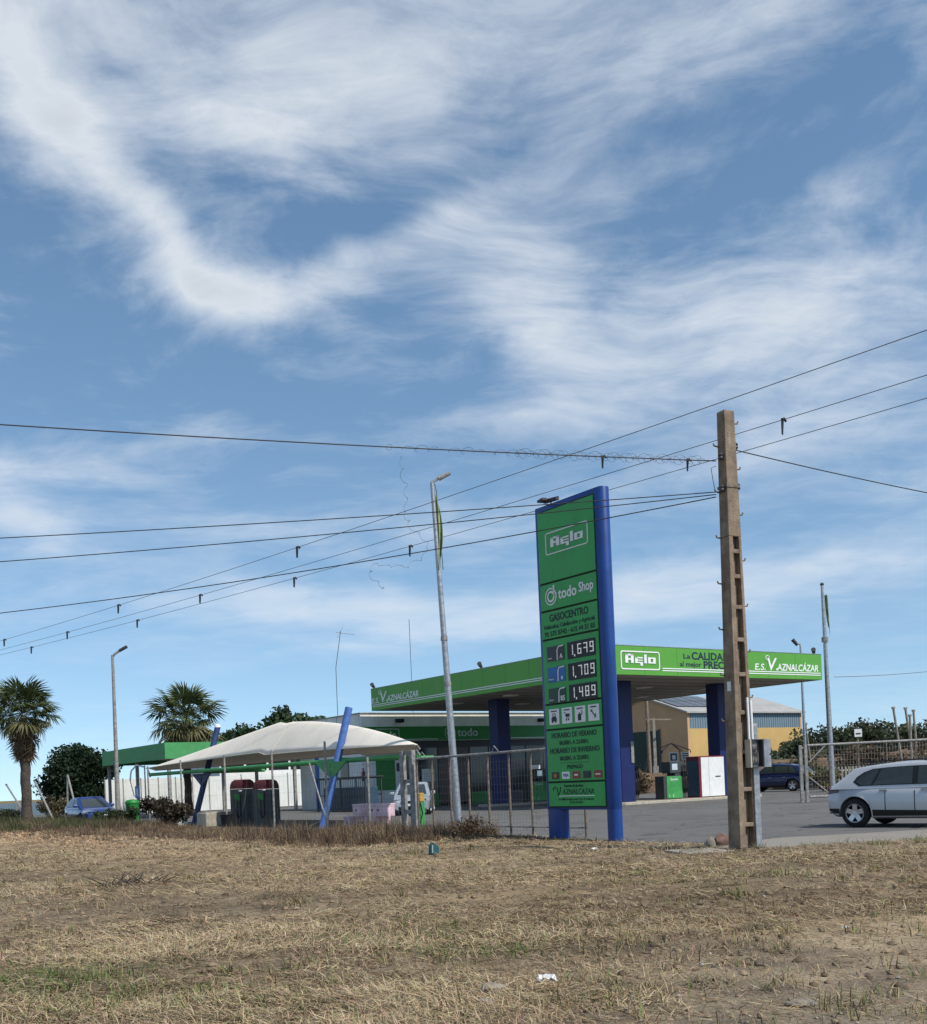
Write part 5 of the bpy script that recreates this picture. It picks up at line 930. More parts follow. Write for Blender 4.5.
# ================================================================== warehouse and what stands behind the station
def warehouse():
    lx, ly = loc(at(687, 712.4, 95.0)); p = S(lx, ly); r = thing('warehouse', 'orange and yellow warehouse with blue cladding and grey gabled roof', 'warehouse', p, SA)
    L, D, ze, zr = 15.2, 10.5, 6.55, 8.25
    g = MB(); g.extr_x([(0, 0), (D, 0), (D, ze), (D / 2, zr), (0, ze)], 0, 0.25); g.build('gable_wall', 'orange_wall', r)
    g = MB(); g.extr_x([(0, 0), (D, 0), (D, ze), (D / 2, zr), (0, ze)], L - 0.25, L); g.build('gable_wall', 'orange_wall', r)
    MB().bb(0.252, L - 0.252, 0.0, 0.25, 0, 5.15).build('side_wall', 'yellow_wall', r); MB().bb(0.252, L - 0.252, D - 0.25, D, 0, ze).build('side_wall', 'yellow_wall', r)
    c = MB().bb(0.27, L - 0.27, 0.02, 0.2, 5.15, ze).build('cladding', 'cladding', r)
    for i in range(49): MB().bb(0.4 + i * 0.3, 0.46 + i * 0.3, -0.02, 0.019, 5.16, ze - 0.02).build('rib', 'cladding', c)
    for s in (0, 1):
        y0, y1 = (-0.3, D / 2) if s == 0 else (D + 0.3, D / 2); q = MB(); za = ze - 0.3 * (zr - ze) / (D / 2)
        q.extr_x([(y0, za + 0.02), (y1, zr + 0.02), (y1, zr + 0.16), (y0, za + 0.16)], -0.3, L + 0.3); q.build('roof', 'roof_grey', r)
    sl = (zr - ze) / (D / 2)
    for i in range(5):
        for j in range(2):
            x0 = 0.1 + i * 1.35; y0 = 1.2 + j * 2.0; q = MB(); q.extr_x([(y0, ze + sl * y0 + 0.20), (y0 + 1.85, ze + sl * (y0 + 1.85) + 0.20), (y0 + 1.85, ze + sl * (y0 + 1.85) + 0.25), (y0, ze + sl * y0 + 0.25)], x0, x0 + 1.25); q.build('solar_panel', 'solar', r)
    y, _ = 0, 0
    MB().bb(-0.06, -0.002, 3.4, 8.6, 0.0, 5.2).build('door', 'door_green', r); MB().bb(-0.10, -0.062, 3.3, 3.5, 0, 5.3).build('door_frame', 'dark_grey', r)
    # wooden pole with cross arm, seen between the columns
    p = at(651, 790, 80.0); zt = at(646, 700, 80).z; r = thing('wooden_pole', 'dark wooden pole with a cross arm in front of the warehouse', 'pole', (p.x, 80, 0), SA)
    MB().tube([(0, 0, 0), (-0.1, 0, zt + 1.5)], [0.16, 0.11], 10).build('shaft', 'wood_pole', r, smooth=40); za = at(660, 719, 80).z; MB().box(1.0, 0, za, 2.6, 0.1, 0.1).build('cross_arm', 'wood_pole', r)
    p = at(656.5, 790, 82.0); zt = at(655, 718, 82).z; r = thing('concrete_post', 'pale concrete post beside the dark wooden pole', 'post', (p.x, 82, 0), 0); MB().box(0, 0, zt / 2, 0.26, 0.22, zt, taper=0.7).build('shaft', 'concrete', r, bevel=0.01); MB().box(0, -0.15, 1.5, 0.4, 0.12, 0.9).build('box', 'galv_dull', r)
    # black parasol frame
    p = at(673, 790, 84.0); r = thing('parasol_frame', 'bare black pergola frame with pitched ribs behind the dispenser', 'frame', (p.x, 84, 0), SA); zt = at(674, 743, 84).z; ze_ = at(690, 750, 84).z
    for k in range(6): a = math.pi * 2 * k / 6 + 0.3; MB().tube([(0, 0, zt), (1.4 * math.cos(a), 1.4 * math.sin(a), ze_), (1.45 * math.cos(a), 1.45 * math.sin(a), 0 if k % 2 == 0 else ze_ - 0.2)], 0.045, 6).build('rib', 'black_matt', r)
    # dry earth bank / rubble wall behind yard
    def bank(name, lb, pts, h, mt, th=1.2):
        r = thing(name, lb, 'bank', (0, 0, 0), 0); b = MB(); rows = [[], [], [], [], []]; m = 60
        P0 = [Vector(q) for q in pts]; cum = [0]
        for a, c in zip(P0[:-1], P0[1:]): cum.append(cum[-1] + (c - a).length)
        for i in range(m + 1):
            s = cum[-1] * i / m; k = max(j for j in range(len(P0) - 1) if cum[j] <= s + 1e-6); t = (s - cum[k]) / (cum[k + 1] - cum[k]); q = P0[k].lerp(P0[k + 1], t); hh = h * (0.8 + 0.4 * float(fbm(np.array([s * 0.5]), np.array([q.y * 0.1]), 91)[0]))
            for j, (dy, z) in enumerate(((-th, 0), (-th * 0.6, hh * 0.7), (0, hh), (th * 0.6, hh * 0.7), (th, 0))): rows[j].append((q.x + random.uniform(-.1, .1), q.y + dy, z - 0.03))
        b.grid(rows); b.build('earth', mt, r, smooth=60)
        return r
    bank('dry_bank', 'brown earth bank overgrown with dry weeds behind the open gate', [(19, 76, 0), (28, 70, 0), (36, 64, 0), (48, 58, 0)], 2.1, 'brown_wall', 1.6)
    bank('dry_bank', 'low brown bank with dry scrub behind the pump islands', [(9, 82, 0), (15, 78, 0), (19.5, 76, 0)], 1.6, 'brown_wall', 1.2)
    b = MB(); o = MB()
    rr = thing('boundary_wall', 'low blue grey boundary wall in the distance at the left edge', 'wall', (-62, 98, 0), rad(4))
    for k in range(9): MB().bb(k * 3.6 + 0.03, k * 3.6 + 3.57, -0.1, 0.1, 0, 1.15).build('panel', 'cladding', rr); MB().bb(k * 3.6 - 0.1, k * 3.6 + 0.1 - 0.08, -0.15, 0.15, 0, 1.3).build('post', 'concrete', rr)
    # far wall and posts right of the gate
    rr = thing('white_fence', 'low white picket fence seen through the gate mesh', 'fence', (20.5, 62, 0), 0)
    for k in range(46): MB().bb(k * 0.2, k * 0.2 + 0.11, 0, 0.03, 0.1, 1.35).build('picket', 'concrete', rr)
    for z in (0.4, 1.1): MB().bb(-0.05, 9.2, 0.031, 0.07, z, z + 0.08).build('rail', 'white_wall', rr)
    for i, (px, ty) in enumerate(((904, 708), (911, 716), (915, 708.5), (918, 711), (832, 725), (858, 736), (812, 724))):
        Y = 66 + i; p = at(px + 2, 790, Y); zt = at(px, ty, Y).z; r = thing('bare_post', ('tallest grey post of the cluster at the right edge', 'short grey post in the cluster at the right edge', 'leaning post in the cluster at the right edge', 'last grey post of the cluster at the right edge', 'thin post among the trees left of the flagpole foot', 'post carrying the small white square sign', 'slanting thin post by the blue off-roader')[i], 'post', (p.x, Y, 0), 0)
        dx = (-0.55, 0.0, -0.5, -0.2, -0.2, 0, -0.35)[i]; MB().tube([(0, 0, 0), (dx, 0, zt)], 0.075 if i < 4 else 0.05, 8).build('shaft', 'concrete', r, smooth=40)
        if i == 5: MB().bb(-0.24, 0.24, -0.12, -0.09, zt - 0.05, zt + 0.45).build('board', 'white', r); MB().bb(-0.15, 0.15, -0.13, -0.121, zt + 0.1, zt + 0.2).build('line', 'dark_grey', r)
        else: MB().bb(dx - 0.085, dx + 0.085, -0.08, 0.08, zt - 0.02, zt + 0.1).build('cap', 'concrete', r)
warehouse()

# ================================================================== cars
def lerp_tab(tab, x):
    if x <= tab[0][0]: return tab[0][1]
    for (a, va), (b, vb) in zip(tab[:-1], tab[1:]):
        if x <= b:
            t = (x - a) / (b - a); t = t * t * (3 - 2 * t) * 0.5 + t * 0.5; return va + (vb - va) * t
    return tab[-1][1]
def car(name, label, cat, pos, heading, paint, sp, detail=True, group='cars at the filling station'):
    """x runs to the front; sp holds the side profile in metres"""
    L, W, H, wb, ra, R = sp['L'], sp['W'], sp['H'], sp['wb'], sp['rear'], sp['R']; hw = W / 2
    root = thing(name, label, cat, pos, heading, group)
    xw = (ra, ra + wb); arch = R * 1.17
    tw = lambda x: hw * (1 - 0.16 * abs((x - L / 2) / (L / 2)) ** 7 - 0.03 * abs((x - L / 2) / (L / 2)) ** 2)
    def top(x): return lerp_tab(sp['top'], x)
    def low(x): return lerp_tab(sp['low'], x)
    def sect(x):
        t = top(x); zb = low(x); w = tw(x); za = 0
        for q in xw:
            if abs(x - q) < arch: za = max(za, R + math.sqrt(arch * arch - (x - q) ** 2))
        pts = [(0, zb), (w * 0.84, zb), (w * 0.955, zb + 0.05), (w * 0.985, zb + 0.16), (w, 0.52), (w * 0.995, 0.66), (w * 0.985, t - 0.20), (w * 0.965, t - 0.09), (w * 0.90, t - 0.02), (w * 0.78, t), (0, t + 0.015)]
        out = []; zl = zb
        for i, (y, z) in enumerate(pts):
            if 0 < i < 9: z = max(z, min(za, t - 0.1)); 
            z = max(z, zl if i else z) if i < 9 else z; zl = z; out.append((y, z))
        return out
    xs = sorted(set([0.0, 0.02, 0.05, 0.1, 0.16] + [round(0.2 + 0.06 * i, 3) for i in range(int((L - 0.4) / 0.06))] + [L - 0.16, L - 0.1, L - 0.05, L - 0.02, L] + [round(q + s * arch * k, 4) for q in xw for s in (-1, 1) for k in (1.0, 0.995, 0.97, 0.9, 0.8, 0.6, 0.3)]))
    rings = []
    for x in xs:
        s = sect(x); rings.append([(x, y, z) for y, z in s] + [(x, -y, z) for y, z in reversed(s[1:-1])])
    n = len(rings[0]); b = MB(); b.add([p for r in rings for p in r], [(i * n + j, i * n + (j + 1) % n, (i + 1) * n + (j + 1) % n, (i + 1) * n + j) for i in range(len(xs) - 1) for j in range(n)] + [tuple(range(n)), tuple(range(len(xs) * n - 1, (len(xs) - 1) * n - 1, -1))])
    body = b.build('body', paint, root, smooth=38)
    # cabin
    zb_, zt_ = sp['belt'], H - 0.055
    def cab(t): # rear x, front x, half width at height t
        (r0, r1), (f0, f1) = sp['cab_r'], sp['cab_f']; e = 1 - (1 - t) ** 1.15
        return r0 + (r1 - r0) * (t * 0.8 + 0.2 * t * t), f0 + (f1 - f0) * (t * 0.9 + 0.1 * t * t), hw * (0.955 - 0.20 * t ** 1.25)
    def drop(t, x): return t * sp.get('arc', 0.06) * min(1.6, abs((x - 2.35) / 1.25)) ** 2.2
    def ring(t, z, k=1.0, n=8):
        r, f, w = cab(t); cx = (r + f) / 2; pts = []
        for px_, py_, a in ((f, w, 0), (r, w, 90), (r, -w, 180), (f, -w, 270)):
            rc = 0.16; cxx = px_ - rc if px_ == f else px_ + rc; cyy = py_ - rc if py_ > 0 else py_ + rc
            for i in range(n + 1): q = rad(a + 90 * i / n); pts.append((cxx + rc * math.cos(q), cyy + rc * math.sin(q)))
        full = []
        for a_, b_ in zip(pts, pts[1:] + pts[:1]): full += [a_] + ([(a_[0] + (b_[0] - a_[0]) * k2 / 8, a_[1] + (b_[1] - a_[1]) * k2 / 8) for k2 in range(1, 8)] if math.dist(a_, b_) > 0.5 else [])
        pts = full
        return [(cx + (x - cx) * k, y * k, z - drop(t, x)) for x, y in pts]
    lv = [ring(t, zb_ - 0.06 + (zt_ - zb_ + 0.06) * t) for t in (0, 0.2, 0.4, 0.6, 0.8, 0.93, 1.0)] + [ring(1, zt_ + 0.025, 0.97), ring(1, zt_ + 0.045, 0.85), ring(1, zt_ + 0.055, 0.5)]
    n = len(lv[0]); b = MB(); b.add([p for r in lv for p in r], [(i * n + j, i * n + (j + 1) % n, (i + 1) * n + (j + 1) % n, (i + 1) * n + j) for i in range(len(lv) - 1) for j in range(n)] + [tuple(range((len(lv) - 1) * n, len(lv) * n))])
    cabin = b.build('cabin', paint, root, smooth=38)
    zof = lambda t: zb_ - 0.06 + (zt_ - zb_ + 0.06) * t
    def side_panel(nm, mt, poly, off, s, par):   # poly: rows of (t, xa, xb)
        b = MB(); rows = []
        for t, xa, xb in poly: w = cab(t)[2] + off; rows.append([(xa + (xb - xa) * k / 4, s * w, zof(t) - drop(t, xa + (xb - xa) * k / 4)) for k in range(5)])
        return b.grid(rows).build(nm, mt, par)
    for s in (1, -1):
        side_panel('window_trim', 'black', sp['dlo'], 0.004, s, cabin)
        for wn in sp['win']: side_panel('side_window', 'car_glass', wn, 0.009, s, cabin)
    def end_glass(nm, front):
        b = MB(); rows = []
        for t in (0.12, 0.3, 0.5, 0.7, 0.9):
            r, f, w = cab(t); x = f + 0.008 if front else r - 0.008; rows.append([(x, (w - 0.15) * k, zof(t) - drop(t, x)) for k in (-1, -0.5, 0, 0.5, 1)])
        b.grid(rows).build(nm, 'car_glass', cabin)
    end_glass('windscreen', True); end_glass('rear_window', False)
    # wheels
    for q in xw:
        for s in (1, -1):
            yw = hw * 0.985; w = thing('x', 'x', 'x'); bpy.data.objects.remove(w)
            t = MB(); nn = 28; prof = [(R * 0.62, 0.0), (R * 0.90, 0.005), (R * 0.985, 0.03), (R, 0.07), (R, 0.15), (R * 0.95, 0.2), (R * 0.6, 0.2)]
            vs = [(q + r_ * math.cos(2 * math.pi * j / nn), s * (yw - d), R + r_ * math.sin(2 * math.pi * j / nn)) for r_, d in prof for j in range(nn)]
            t.add(vs, [(i * nn + j, i * nn + (j + 1) % nn, (i + 1) * nn + (j + 1) % nn, (i + 1) * nn + j) for i in range(len(prof) - 1) for j in range(nn)])
            tyre = t.build('wheel', 'rubber', root, smooth=40)
            t = MB(); vs = [(q + R * 0.64 * math.cos(2 * math.pi * j / nn), s * (yw - 0.085), R + R * 0.64 * math.sin(2 * math.pi * j / nn)) for j in range(nn)]; t.add(vs, [tuple(range(nn))]); t.build('brake_disc', 'black_matt', tyre)
            t = MB(); rr = [(R * 0.66, 0.012), (R * 0.66, 0.0), (R * 0.60, 0.002), (R * 0.58, 0.03)]; vs = [(q + a * math.cos(2 * math.pi * j / nn), s * (yw - d), R + a * math.sin(2 * math.pi * j / nn)) for a, d in rr for j in range(nn)]
            t.add(vs, [(i * nn + j, i * nn + (j + 1) % nn, (i + 1) * nn + (j + 1) % nn, (i + 1) * nn + j) for i in range(3) for j in range(nn)])
            for k in range(5):
                a = 2 * math.pi * k / 5 + 0.3
                def pt(r_, da, d): return (q + r_ * math.cos(a) - da * math.sin(a), s * (yw - d), R + r_ * math.sin(a) + da * math.cos(a))
                t.add([pt(0.0, -0.05, 0.022), pt(R * 0.61, -0.055, 0.008), pt(R * 0.61, 0.055, 0.008), pt(0.0, 0.05, 0.022), pt(0.0, -0.05, 0.05), pt(R * 0.61, -0.055, 0.035), pt(R * 0.61, 0.055, 0.035), pt(0.0, 0.05, 0.05)], [(0, 1, 2, 3), (0, 4, 5, 1), (3, 2, 6, 7)])
            t.add([(q + 0.06 * math.cos(2 * math.pi * j / 12), s * (yw - 0.015), R + 0.06 * math.sin(2 * math.pi * j / 12)) for j in range(12)], [tuple(range(12))]); t.build('rim', 'chrome', tyre)
        wl = MB(); wl.bb(q - arch + 0.01, q + arch - 0.01, -hw * 0.80, hw * 0.80, R * 0.7, min(R + arch, top(q) - 0.12)); wl.build('wheel_well', 'black_matt', root)
    # patches that follow the body side
    def side_y(x, z):
        s = sect(x)
        for (ya, za), (yb, zb2) in zip(s[1:-1], s[2:]):
            if zb2 > za and za <= z <= zb2: return ya + (yb - ya) * (z - za) / (zb2 - za)
        return tw(x)
    def patch(nm, mt, xa, xb, z0, z1, off, s, par, nx=8, nz=4):
        rows = []
        for i in range(nz + 1):
            row = []
            for j in range(nx + 1):
                x = xa + (xb - xa) * j / nx; a = z0(x) if callable(z0) else z0; c = z1(x) if callable(z1) else z1; z = a + (c - a) * i / nz; row.append((x, s * (side_y(x, z) + off), z))
            rows.append(row)
        return MB().grid(rows).build(nm, mt, par)
    for s in (1, -1):
        patch('tail_lamp', 'tail_red', 0.004, sp.get('tail', 0.30), lambda x: sp['lampz'] - 0.10 + 0.12 * x, lambda x: sp['lampz'] + 0.06 + 0.05 * x, 0.006, s, root)
        patch('headlamp', 'lamp_clear', L - 0.55, L - 0.004, lambda x: 0.62 + 0.04 * (L - x), lambda x: 0.74 + 0.10 * (L - x), 0.006, s, root)
        patch('sill_strip', 'black', xw[0] + arch + 0.03, xw[1] - arch - 0.05, lambda x: 0.26 + 0.01 * x * 0, lambda x: 0.36 + 0.02 * (xw[1] - x), 0.008, s, root, 10)
        patch('bumper_skirt', 'black', 0.02, xw[0] - arch - 0.005, low(0.1) + 0.04, low(0.1) + 0.16, 0.006, s, root)
        for xd in sp['doors']:
            patch('door_seam', 'black', xd - 0.010, xd + 0.010, 0.38, sp['belt'] - 0.06, 0.003, s, root, 1, 8)
        for xd in sp['handles']: 
            y = side_y(xd, 0.84); MB().box(xd, s * (y + 0.018), 0.845, 0.19, 0.03, 0.032).build('door_handle', 'galv' if detail else paint, root, bevel=0.008)
        r0 = cab(0.15); xm = sp['mirror']; MB().box(xm, s * (hw * 0.95 + 0.11), sp['belt'] + 0.08, 0.13, 0.22, 0.15).build('mirror', paint, root, bevel=0.04)
        if sp.get('rails'):
            r1, f1, w1 = cab(1.0); MB().tube([(r1 + 0.25, s * (w1 - 0.1), zt_ + 0.03), (r1 + 0.35, s * (w1 - 0.1), zt_ + 0.075), (f1 - 0.3, s * (w1 - 0.1), zt_ + 0.075), (f1 - 0.2, s * (w1 - 0.1), zt_ + 0.03)], 0.016, 6).build('roof_rail', 'black', root)
    # grille, plates, bumpers
    MB().bb(L - 0.02, L + 0.012, -hw * 0.5, hw * 0.5, 0.50, 0.66).build('grille', 'black', root, bevel=0.01); MB().bb(L - 0.03, L + 0.010, -hw * 0.62, hw * 0.62, 0.26, 0.40).build('air_intake', 'black', root, bevel=0.01)
    MB().bb(L + 0.011, L + 0.022, -0.26, 0.26, 0.43, 0.53).build('number_plate', 'white', root); MB().bb(-0.022, -0.002, -0.26, 0.26, sp.get('platez', 0.72), sp.get('platez', 0.72) + 0.11).build('number_plate', 'white', root)
    for s in (1, -1): MB().bb(-0.015, 0.02, s * hw * 0.60 - 0.12, s * hw * 0.60 + 0.12, sp['lampz'] - 0.1, sp['lampz'] + 0.07).build('tail_lamp', 'tail_red', root, bevel=0.01)
    return root
ESTATE = dict(L=4.46, W=1.80, H=1.48, wb=2.70, rear=0.70, R=0.33, belt=0.94, arc=0.05, lampz=0.87, tail=0.30, mirror=2.98, rails=True, platez=0.8,
    top=[(0, 0.90), (0.05, 0.955), (0.2, 0.97), (1.0, 0.955), (3.0, 0.93), (3.6, 0.90), (4.2, 0.80), (4.5, 0.66), (4.56, 0.60)], low=[(0, 0.34), (0.15, 0.25), (0.5, 0.20), (3.9, 0.19), (4.4, 0.21), (4.56, 0.27)],
    cab_r=(0.05, 0.56), cab_f=(3.52, 2.5),
    dlo=[(0.14, 0.80, 3.22), (0.35, 0.66, 3.0), (0.6, 0.74, 2.74), (0.80, 0.90, 2.56), (0.90, 1.10, 2.40)],
    win=[[(0.18, 0.86, 1.08), (0.36, 0.73, 1.14), (0.6, 0.81, 1.19), (0.76, 0.94, 1.23), (0.86, 1.10, 1.25)], [(0.17, 1.14, 2.02), (0.36, 1.20, 2.02), (0.6, 1.25, 2.02), (0.78, 1.29, 2.02), (0.87, 1.31, 2.02)], [(0.17, 2.14, 3.14), (0.36, 2.14, 2.93), (0.6, 2.14, 2.68), (0.78, 2.14, 2.52), (0.87, 2.14, 2.40)]],
    doors=(1.42, 2.08, 3.2), handles=(1.38, 2.32))
SUVS = dict(L=4.45, W=1.86, H=1.68, wb=2.65, rear=0.90, R=0.36, belt=1.06, lampz=0.98, tail=0.30, mirror=3.0, rails=True, platez=0.86,
    top=[(0, 1.0), (0.06, 1.06), (0.3, 1.08), (3.0, 1.06), (3.6, 1.03), (4.1, 0.95), (4.4, 0.80), (4.45, 0.7)], low=[(0, 0.42), (0.15, 0.30), (0.5, 0.26), (3.9, 0.25), (4.3, 0.28), (4.45, 0.36)],
    cab_r=(0.10, 0.48), cab_f=(3.42, 2.55), dlo=[(0.14, 0.62, 3.15), (0.35, 0.62, 2.95), (0.6, 0.7, 2.72), (0.78, 0.8, 2.56), (0.88, 0.95, 2.45)],
    win=[[(0.18, 0.68, 1.05), (0.5, 0.72, 1.1), (0.86, 0.95, 1.15)], [(0.17, 1.12, 2.0), (0.5, 1.17, 2.0), (0.87, 1.22, 2.0)], [(0.17, 2.1, 3.08), (0.5, 2.1, 2.78), (0.87, 2.1, 2.46)]], doors=(1.35, 2.05, 3.1), handles=(1.4, 2.3))
SALOON = dict(L=4.35, W=1.76, H=1.46, wb=2.60, rear=0.90, R=0.31, belt=0.92, lampz=0.82, tail=0.28, mirror=2.95, platez=0.62,
    top=[(0, 0.82), (0.06, 0.92), (0.4, 0.96), (1.0, 0.95), (3.0, 0.92), (3.6, 0.88), (4.1, 0.78), (4.3, 0.66), (4.35, 0.58)], low=[(0, 0.34), (0.15, 0.24), (0.5, 0.19), (3.8, 0.18), (4.2, 0.20), (4.35, 0.26)],
    cab_r=(0.28, 0.95), cab_f=(3.45, 2.40), dlo=[(0.14, 0.8, 3.15), (0.4, 0.95, 2.88), (0.65, 1.1, 2.6), (0.88, 1.3, 2.35)],
    win=[[(0.18, 0.95, 1.95), (0.5, 1.1, 1.95), (0.86, 1.38, 1.95)], [(0.17, 2.05, 3.08), (0.5, 2.05, 2.72), (0.87, 2.05, 2.34)]], doors=(1.2, 2.0, 3.1), handles=(1.3, 2.25))
def put_car(name, label, cat, rear_wheel, hd, paint, sp, side):   # place by the ground contact of the rear wheel on one side (side +1 left, -1 right)
    c, s = math.cos(hd), math.sin(hd); lx_, ly_ = sp['rear'], side * (sp['W'] / 2 - 0.08)
    return car(name, label, cat, (rear_wheel.x - (lx_ * c - ly_ * s), rear_wheel.y - (lx_ * s + ly_ * c), 0.002), hd, paint, sp)
put_car('estate_car', 'silver estate car leaving the picture at the right edge', 'car', gp(856.5, 827.5), rad(-44), 'silver_paint', ESTATE, -1)
put_car('off_roader', 'dark blue off-roader parked behind the utility pole', 'car', gp(793, 791.3), rad(141), 'navy_paint', SUVS, 1)
q = at(90, 814, 58.0); hd = SA - rad(90); car('saloon_car', 'bright blue saloon car parked at the far left beside the lamp post', 'car', (q.x - 2.17 * math.cos(hd), 58.0 - 2.17 * math.sin(hd), 0.002), hd, 'blue_paint', SALOON)
q = gp(411, 815.5); car('hatchback_car', 'pale silver hatchback seen head on in front of the shop', 'car', (q.x + 0.15, q.y + 4.3, 0.002), rad(-92), 'white_paint', dict(SALOON, H=1.50), group='cars at the filling station')

# ================================================================== vegetation
def leaf_cloud(n, centres, radii, size, base, rng, flat=0.0, var=0.45):
    k = rng.integers(0, len(centres), n); C = np.array(centres)[k]; Rr = np.array(radii)[k]
    d = rng.normal(0, 1, (n, 3)); d /= np.linalg.norm(d, axis=1)[:, None]; rr = rng.random(n) ** 0.45
    P = C + d * Rr * rr[:, None]
    a = rng.normal(0, 1, (n, 3)); a /= np.linalg.norm(a, axis=1)[:, None]; b = np.cross(a, rng.normal(0, 1, (n, 3))); b /= np.linalg.norm(b, axis=1)[:, None]
    s = size * rng.uniform(0.6, 1.4, n)[:, None]; a = a * s; b = b * s * 0.55
    V = np.stack([P - a, P + b, P + a, P - b], 1).reshape(-1, 3); i = (np.arange(n) * 4)[:, None]
    T = np.concatenate([i + np.array([0, 1, 2]), i + np.array([0, 2, 3])])
    tone = rng.uniform(1 - var, 1 + var, len(centres))[k] * rng.uniform(0.7, 1.3, n)
    colr = np.array(base)[None, :] * tone[:, None] * (1 + 0.15 * rng.normal(0, 1, (n, 3)) * 0.5)
    return V, T, np.repeat(np.clip(colr, 0.005, 1), 4, axis=0)
def tree(name, label, p, h, w, base, n=5000, trunk=0.25, seed=1, clear=0.15, size=0.16, group='trees', lobes=26, round_=False):
    rng = np.random.default_rng(seed); r = thing(name, label, 'tree', p, rng.uniform(0, 6), group)
    zc = h * (clear + (1 - clear) / 2); hz = h * (1 - clear) / 2; cs, rs = [], []
    for i in range(lobes):
        d = rng.normal(0, 1, 3); d /= np.linalg.norm(d); q = d * np.array([w / 2, w / 2, hz]) * (rng.uniform(0.45, 0.86) if not round_ else rng.uniform(0.55, 0.84)); cs.append((q[0], q[1], zc + q[2])); rr = rng.uniform(0.16, 0.30) * min(w, h); rs.append((rr, rr, rr * rng.uniform(0.6, 0.9)))
    V, T, Cc = leaf_cloud(n, cs, rs, size, base, rng); tri_mesh('crown', V, T, Cc, 'leaf', r)
    b = MB(); b.tube([(0, 0, -0.1), (0.05, 0.03, h * 0.3), (-0.05, 0.06, h * 0.62)], [trunk, trunk * 0.75, trunk * 0.4], 9)
    for i in range(7):
        c = cs[i]; z0 = h * rng.uniform(0.2, 0.5); b.tube([(0, 0, z0), (c[0] * 0.5, c[1] * 0.5, (z0 + c[2]) / 2 + 0.2), c], [trunk * 0.5, trunk * 0.3, trunk * 0.1], 6)
    b.build('trunk', 'bark', r, smooth=50); return r
M_attr('leaf_dark', 0.55, 0.12)
def vegetation():
    p = at(80, 800, 84.0); tree('ficus_tree', 'dense dark rounded tree behind the blue saloon', (p.x, 84, 0), at(85, 744, 84).z, 5.6, (0.018, 0.034, 0.014), 15000, 0.3, 3, 0.10, 0.15, lobes=44, round_=True)
    for i, (px, ty, Y, w, lb) in enumerate(((236, 716, 96, 4.5, 'dark tree top behind the shade canopy left of the seam'), (291, 708, 92, 5.0, 'dark tree top above the peak of the shade canopy'), (322, 712, 96, 4.0, 'small tree top beside the shop parapet'), (262, 722, 100, 5.0, 'low tree top between the palm and the canopy peak'))):
        p = at(px, 800, Y); tree('broadleaf_tree', lb, (p.x, Y, 0), at(px, ty, Y).z, w, (0.035, 0.06, 0.025), 3600, 0.2, 20 + i, 0.3, 0.20, 'trees behind the shop', 18)
    wds = ('low bushy tree left of the street lamp', 'dark tree behind the blue off-roader', 'rounded tree behind the gate posts', 'tree directly right of the flagpole', 'low tree behind the small white sign', 'taller tree with a loose crown over the bank', 'broad tree behind the silver estate car roof', 'dark tree beside the post cluster', 'tree at the right edge of the picture', 'tree just out beyond the right edge', 'scrubby tree between warehouse and gate', 'small tree at the warehouse end')
    for i, (px, ty, Y) in enumerate(((805, 728, 92), (786, 738, 96), (822, 724, 98), (838, 718, 95), (862, 722, 100), (877, 715, 97), (893, 718, 94), (908, 722, 98), (924, 712, 92), (952, 706, 95), (770, 744, 90), (753, 739, 98))):
        p = at(px, 790, Y); tree('broadleaf_tree', wds[i], (p.x, Y, 0), at(px, ty + 5, Y).z, 4.6 + (i % 3) * 0.7, ((0.07, 0.088, 0.045), (0.055, 0.075, 0.038), (0.09, 0.10, 0.05))[i % 3], 3000, 0.16, 60 + i, 0.08, 0.17, 'trees along the back of the yard', 18)
    # scrub on the banks
    def bush(name, lb, p, w, h, base, n, seed, size=0.08, cat='bush', grp=None, twig='rusty'):
        rng = np.random.default_rng(seed); r = thing(name, lb, cat, p, 0, grp); cs = [(rng.normal(0, w * 0.22), rng.normal(0, w * 0.22), h * rng.uniform(0.25, 0.75)) for _ in range(12)]; rs = [(w * 0.2, w * 0.2, h * 0.25)] * 12
        V, T, Cc = leaf_cloud(n, cs, rs, size, base, rng); tri_mesh('foliage', V, T, Cc, 'leaf_dark', r); b = MB()
        for i in range(26):
            a = rng.uniform(0, 6.28); q = rng.uniform(0.5, 1.15); b.tube([(0, 0, 0), (w * 0.2 * math.cos(a), w * 0.2 * math.sin(a), h * 0.5 * q), (w * 0.5 * math.cos(a) * q, w * 0.5 * math.sin(a) * q, h * rng.uniform(0.6, 1.1))], [0.014, 0.010, 0.004], 4)
        b.build('twigs', twig, r)
    lx = -16.0
    y, _ = onx(167, 825, lx); bush('dead_bush', 'big brown dead bush at the fence in front of the white drum', S(lx, y), 2.0, 1.45, (0.042, 0.032, 0.02), 3000, 201, 0.07)
    y, _ = onx(120, 825, lx); bush('green_bush', 'dark green bush at the foot of the left lamp post', S(lx, y), 1.7, 1.0, (0.025, 0.042, 0.014), 2200, 202, 0.07)
    y, _ = onx(80, 825, lx); bush('green_bush', 'low dark green bush in front of the blue saloon bonnet', S(lx, y), 1.9, 0.62, (0.032, 0.046, 0.018), 2000, 203, 0.07)
    y, _ = onx(55, 815, -13.5); bush('dry_bush', 'dry brown bush between the leaning post and the blue saloon', S(-13.5, y), 2.2, 1.7, (0.075, 0.066, 0.032), 2600, 204, 0.08)
    y, _ = onx(8, 825, -15.6); bush('green_bush', 'dark bush at the left edge beside the palm', S(-15.6, y), 2.0, 1.0, (0.03, 0.04, 0.018), 2000, 205, 0.07)
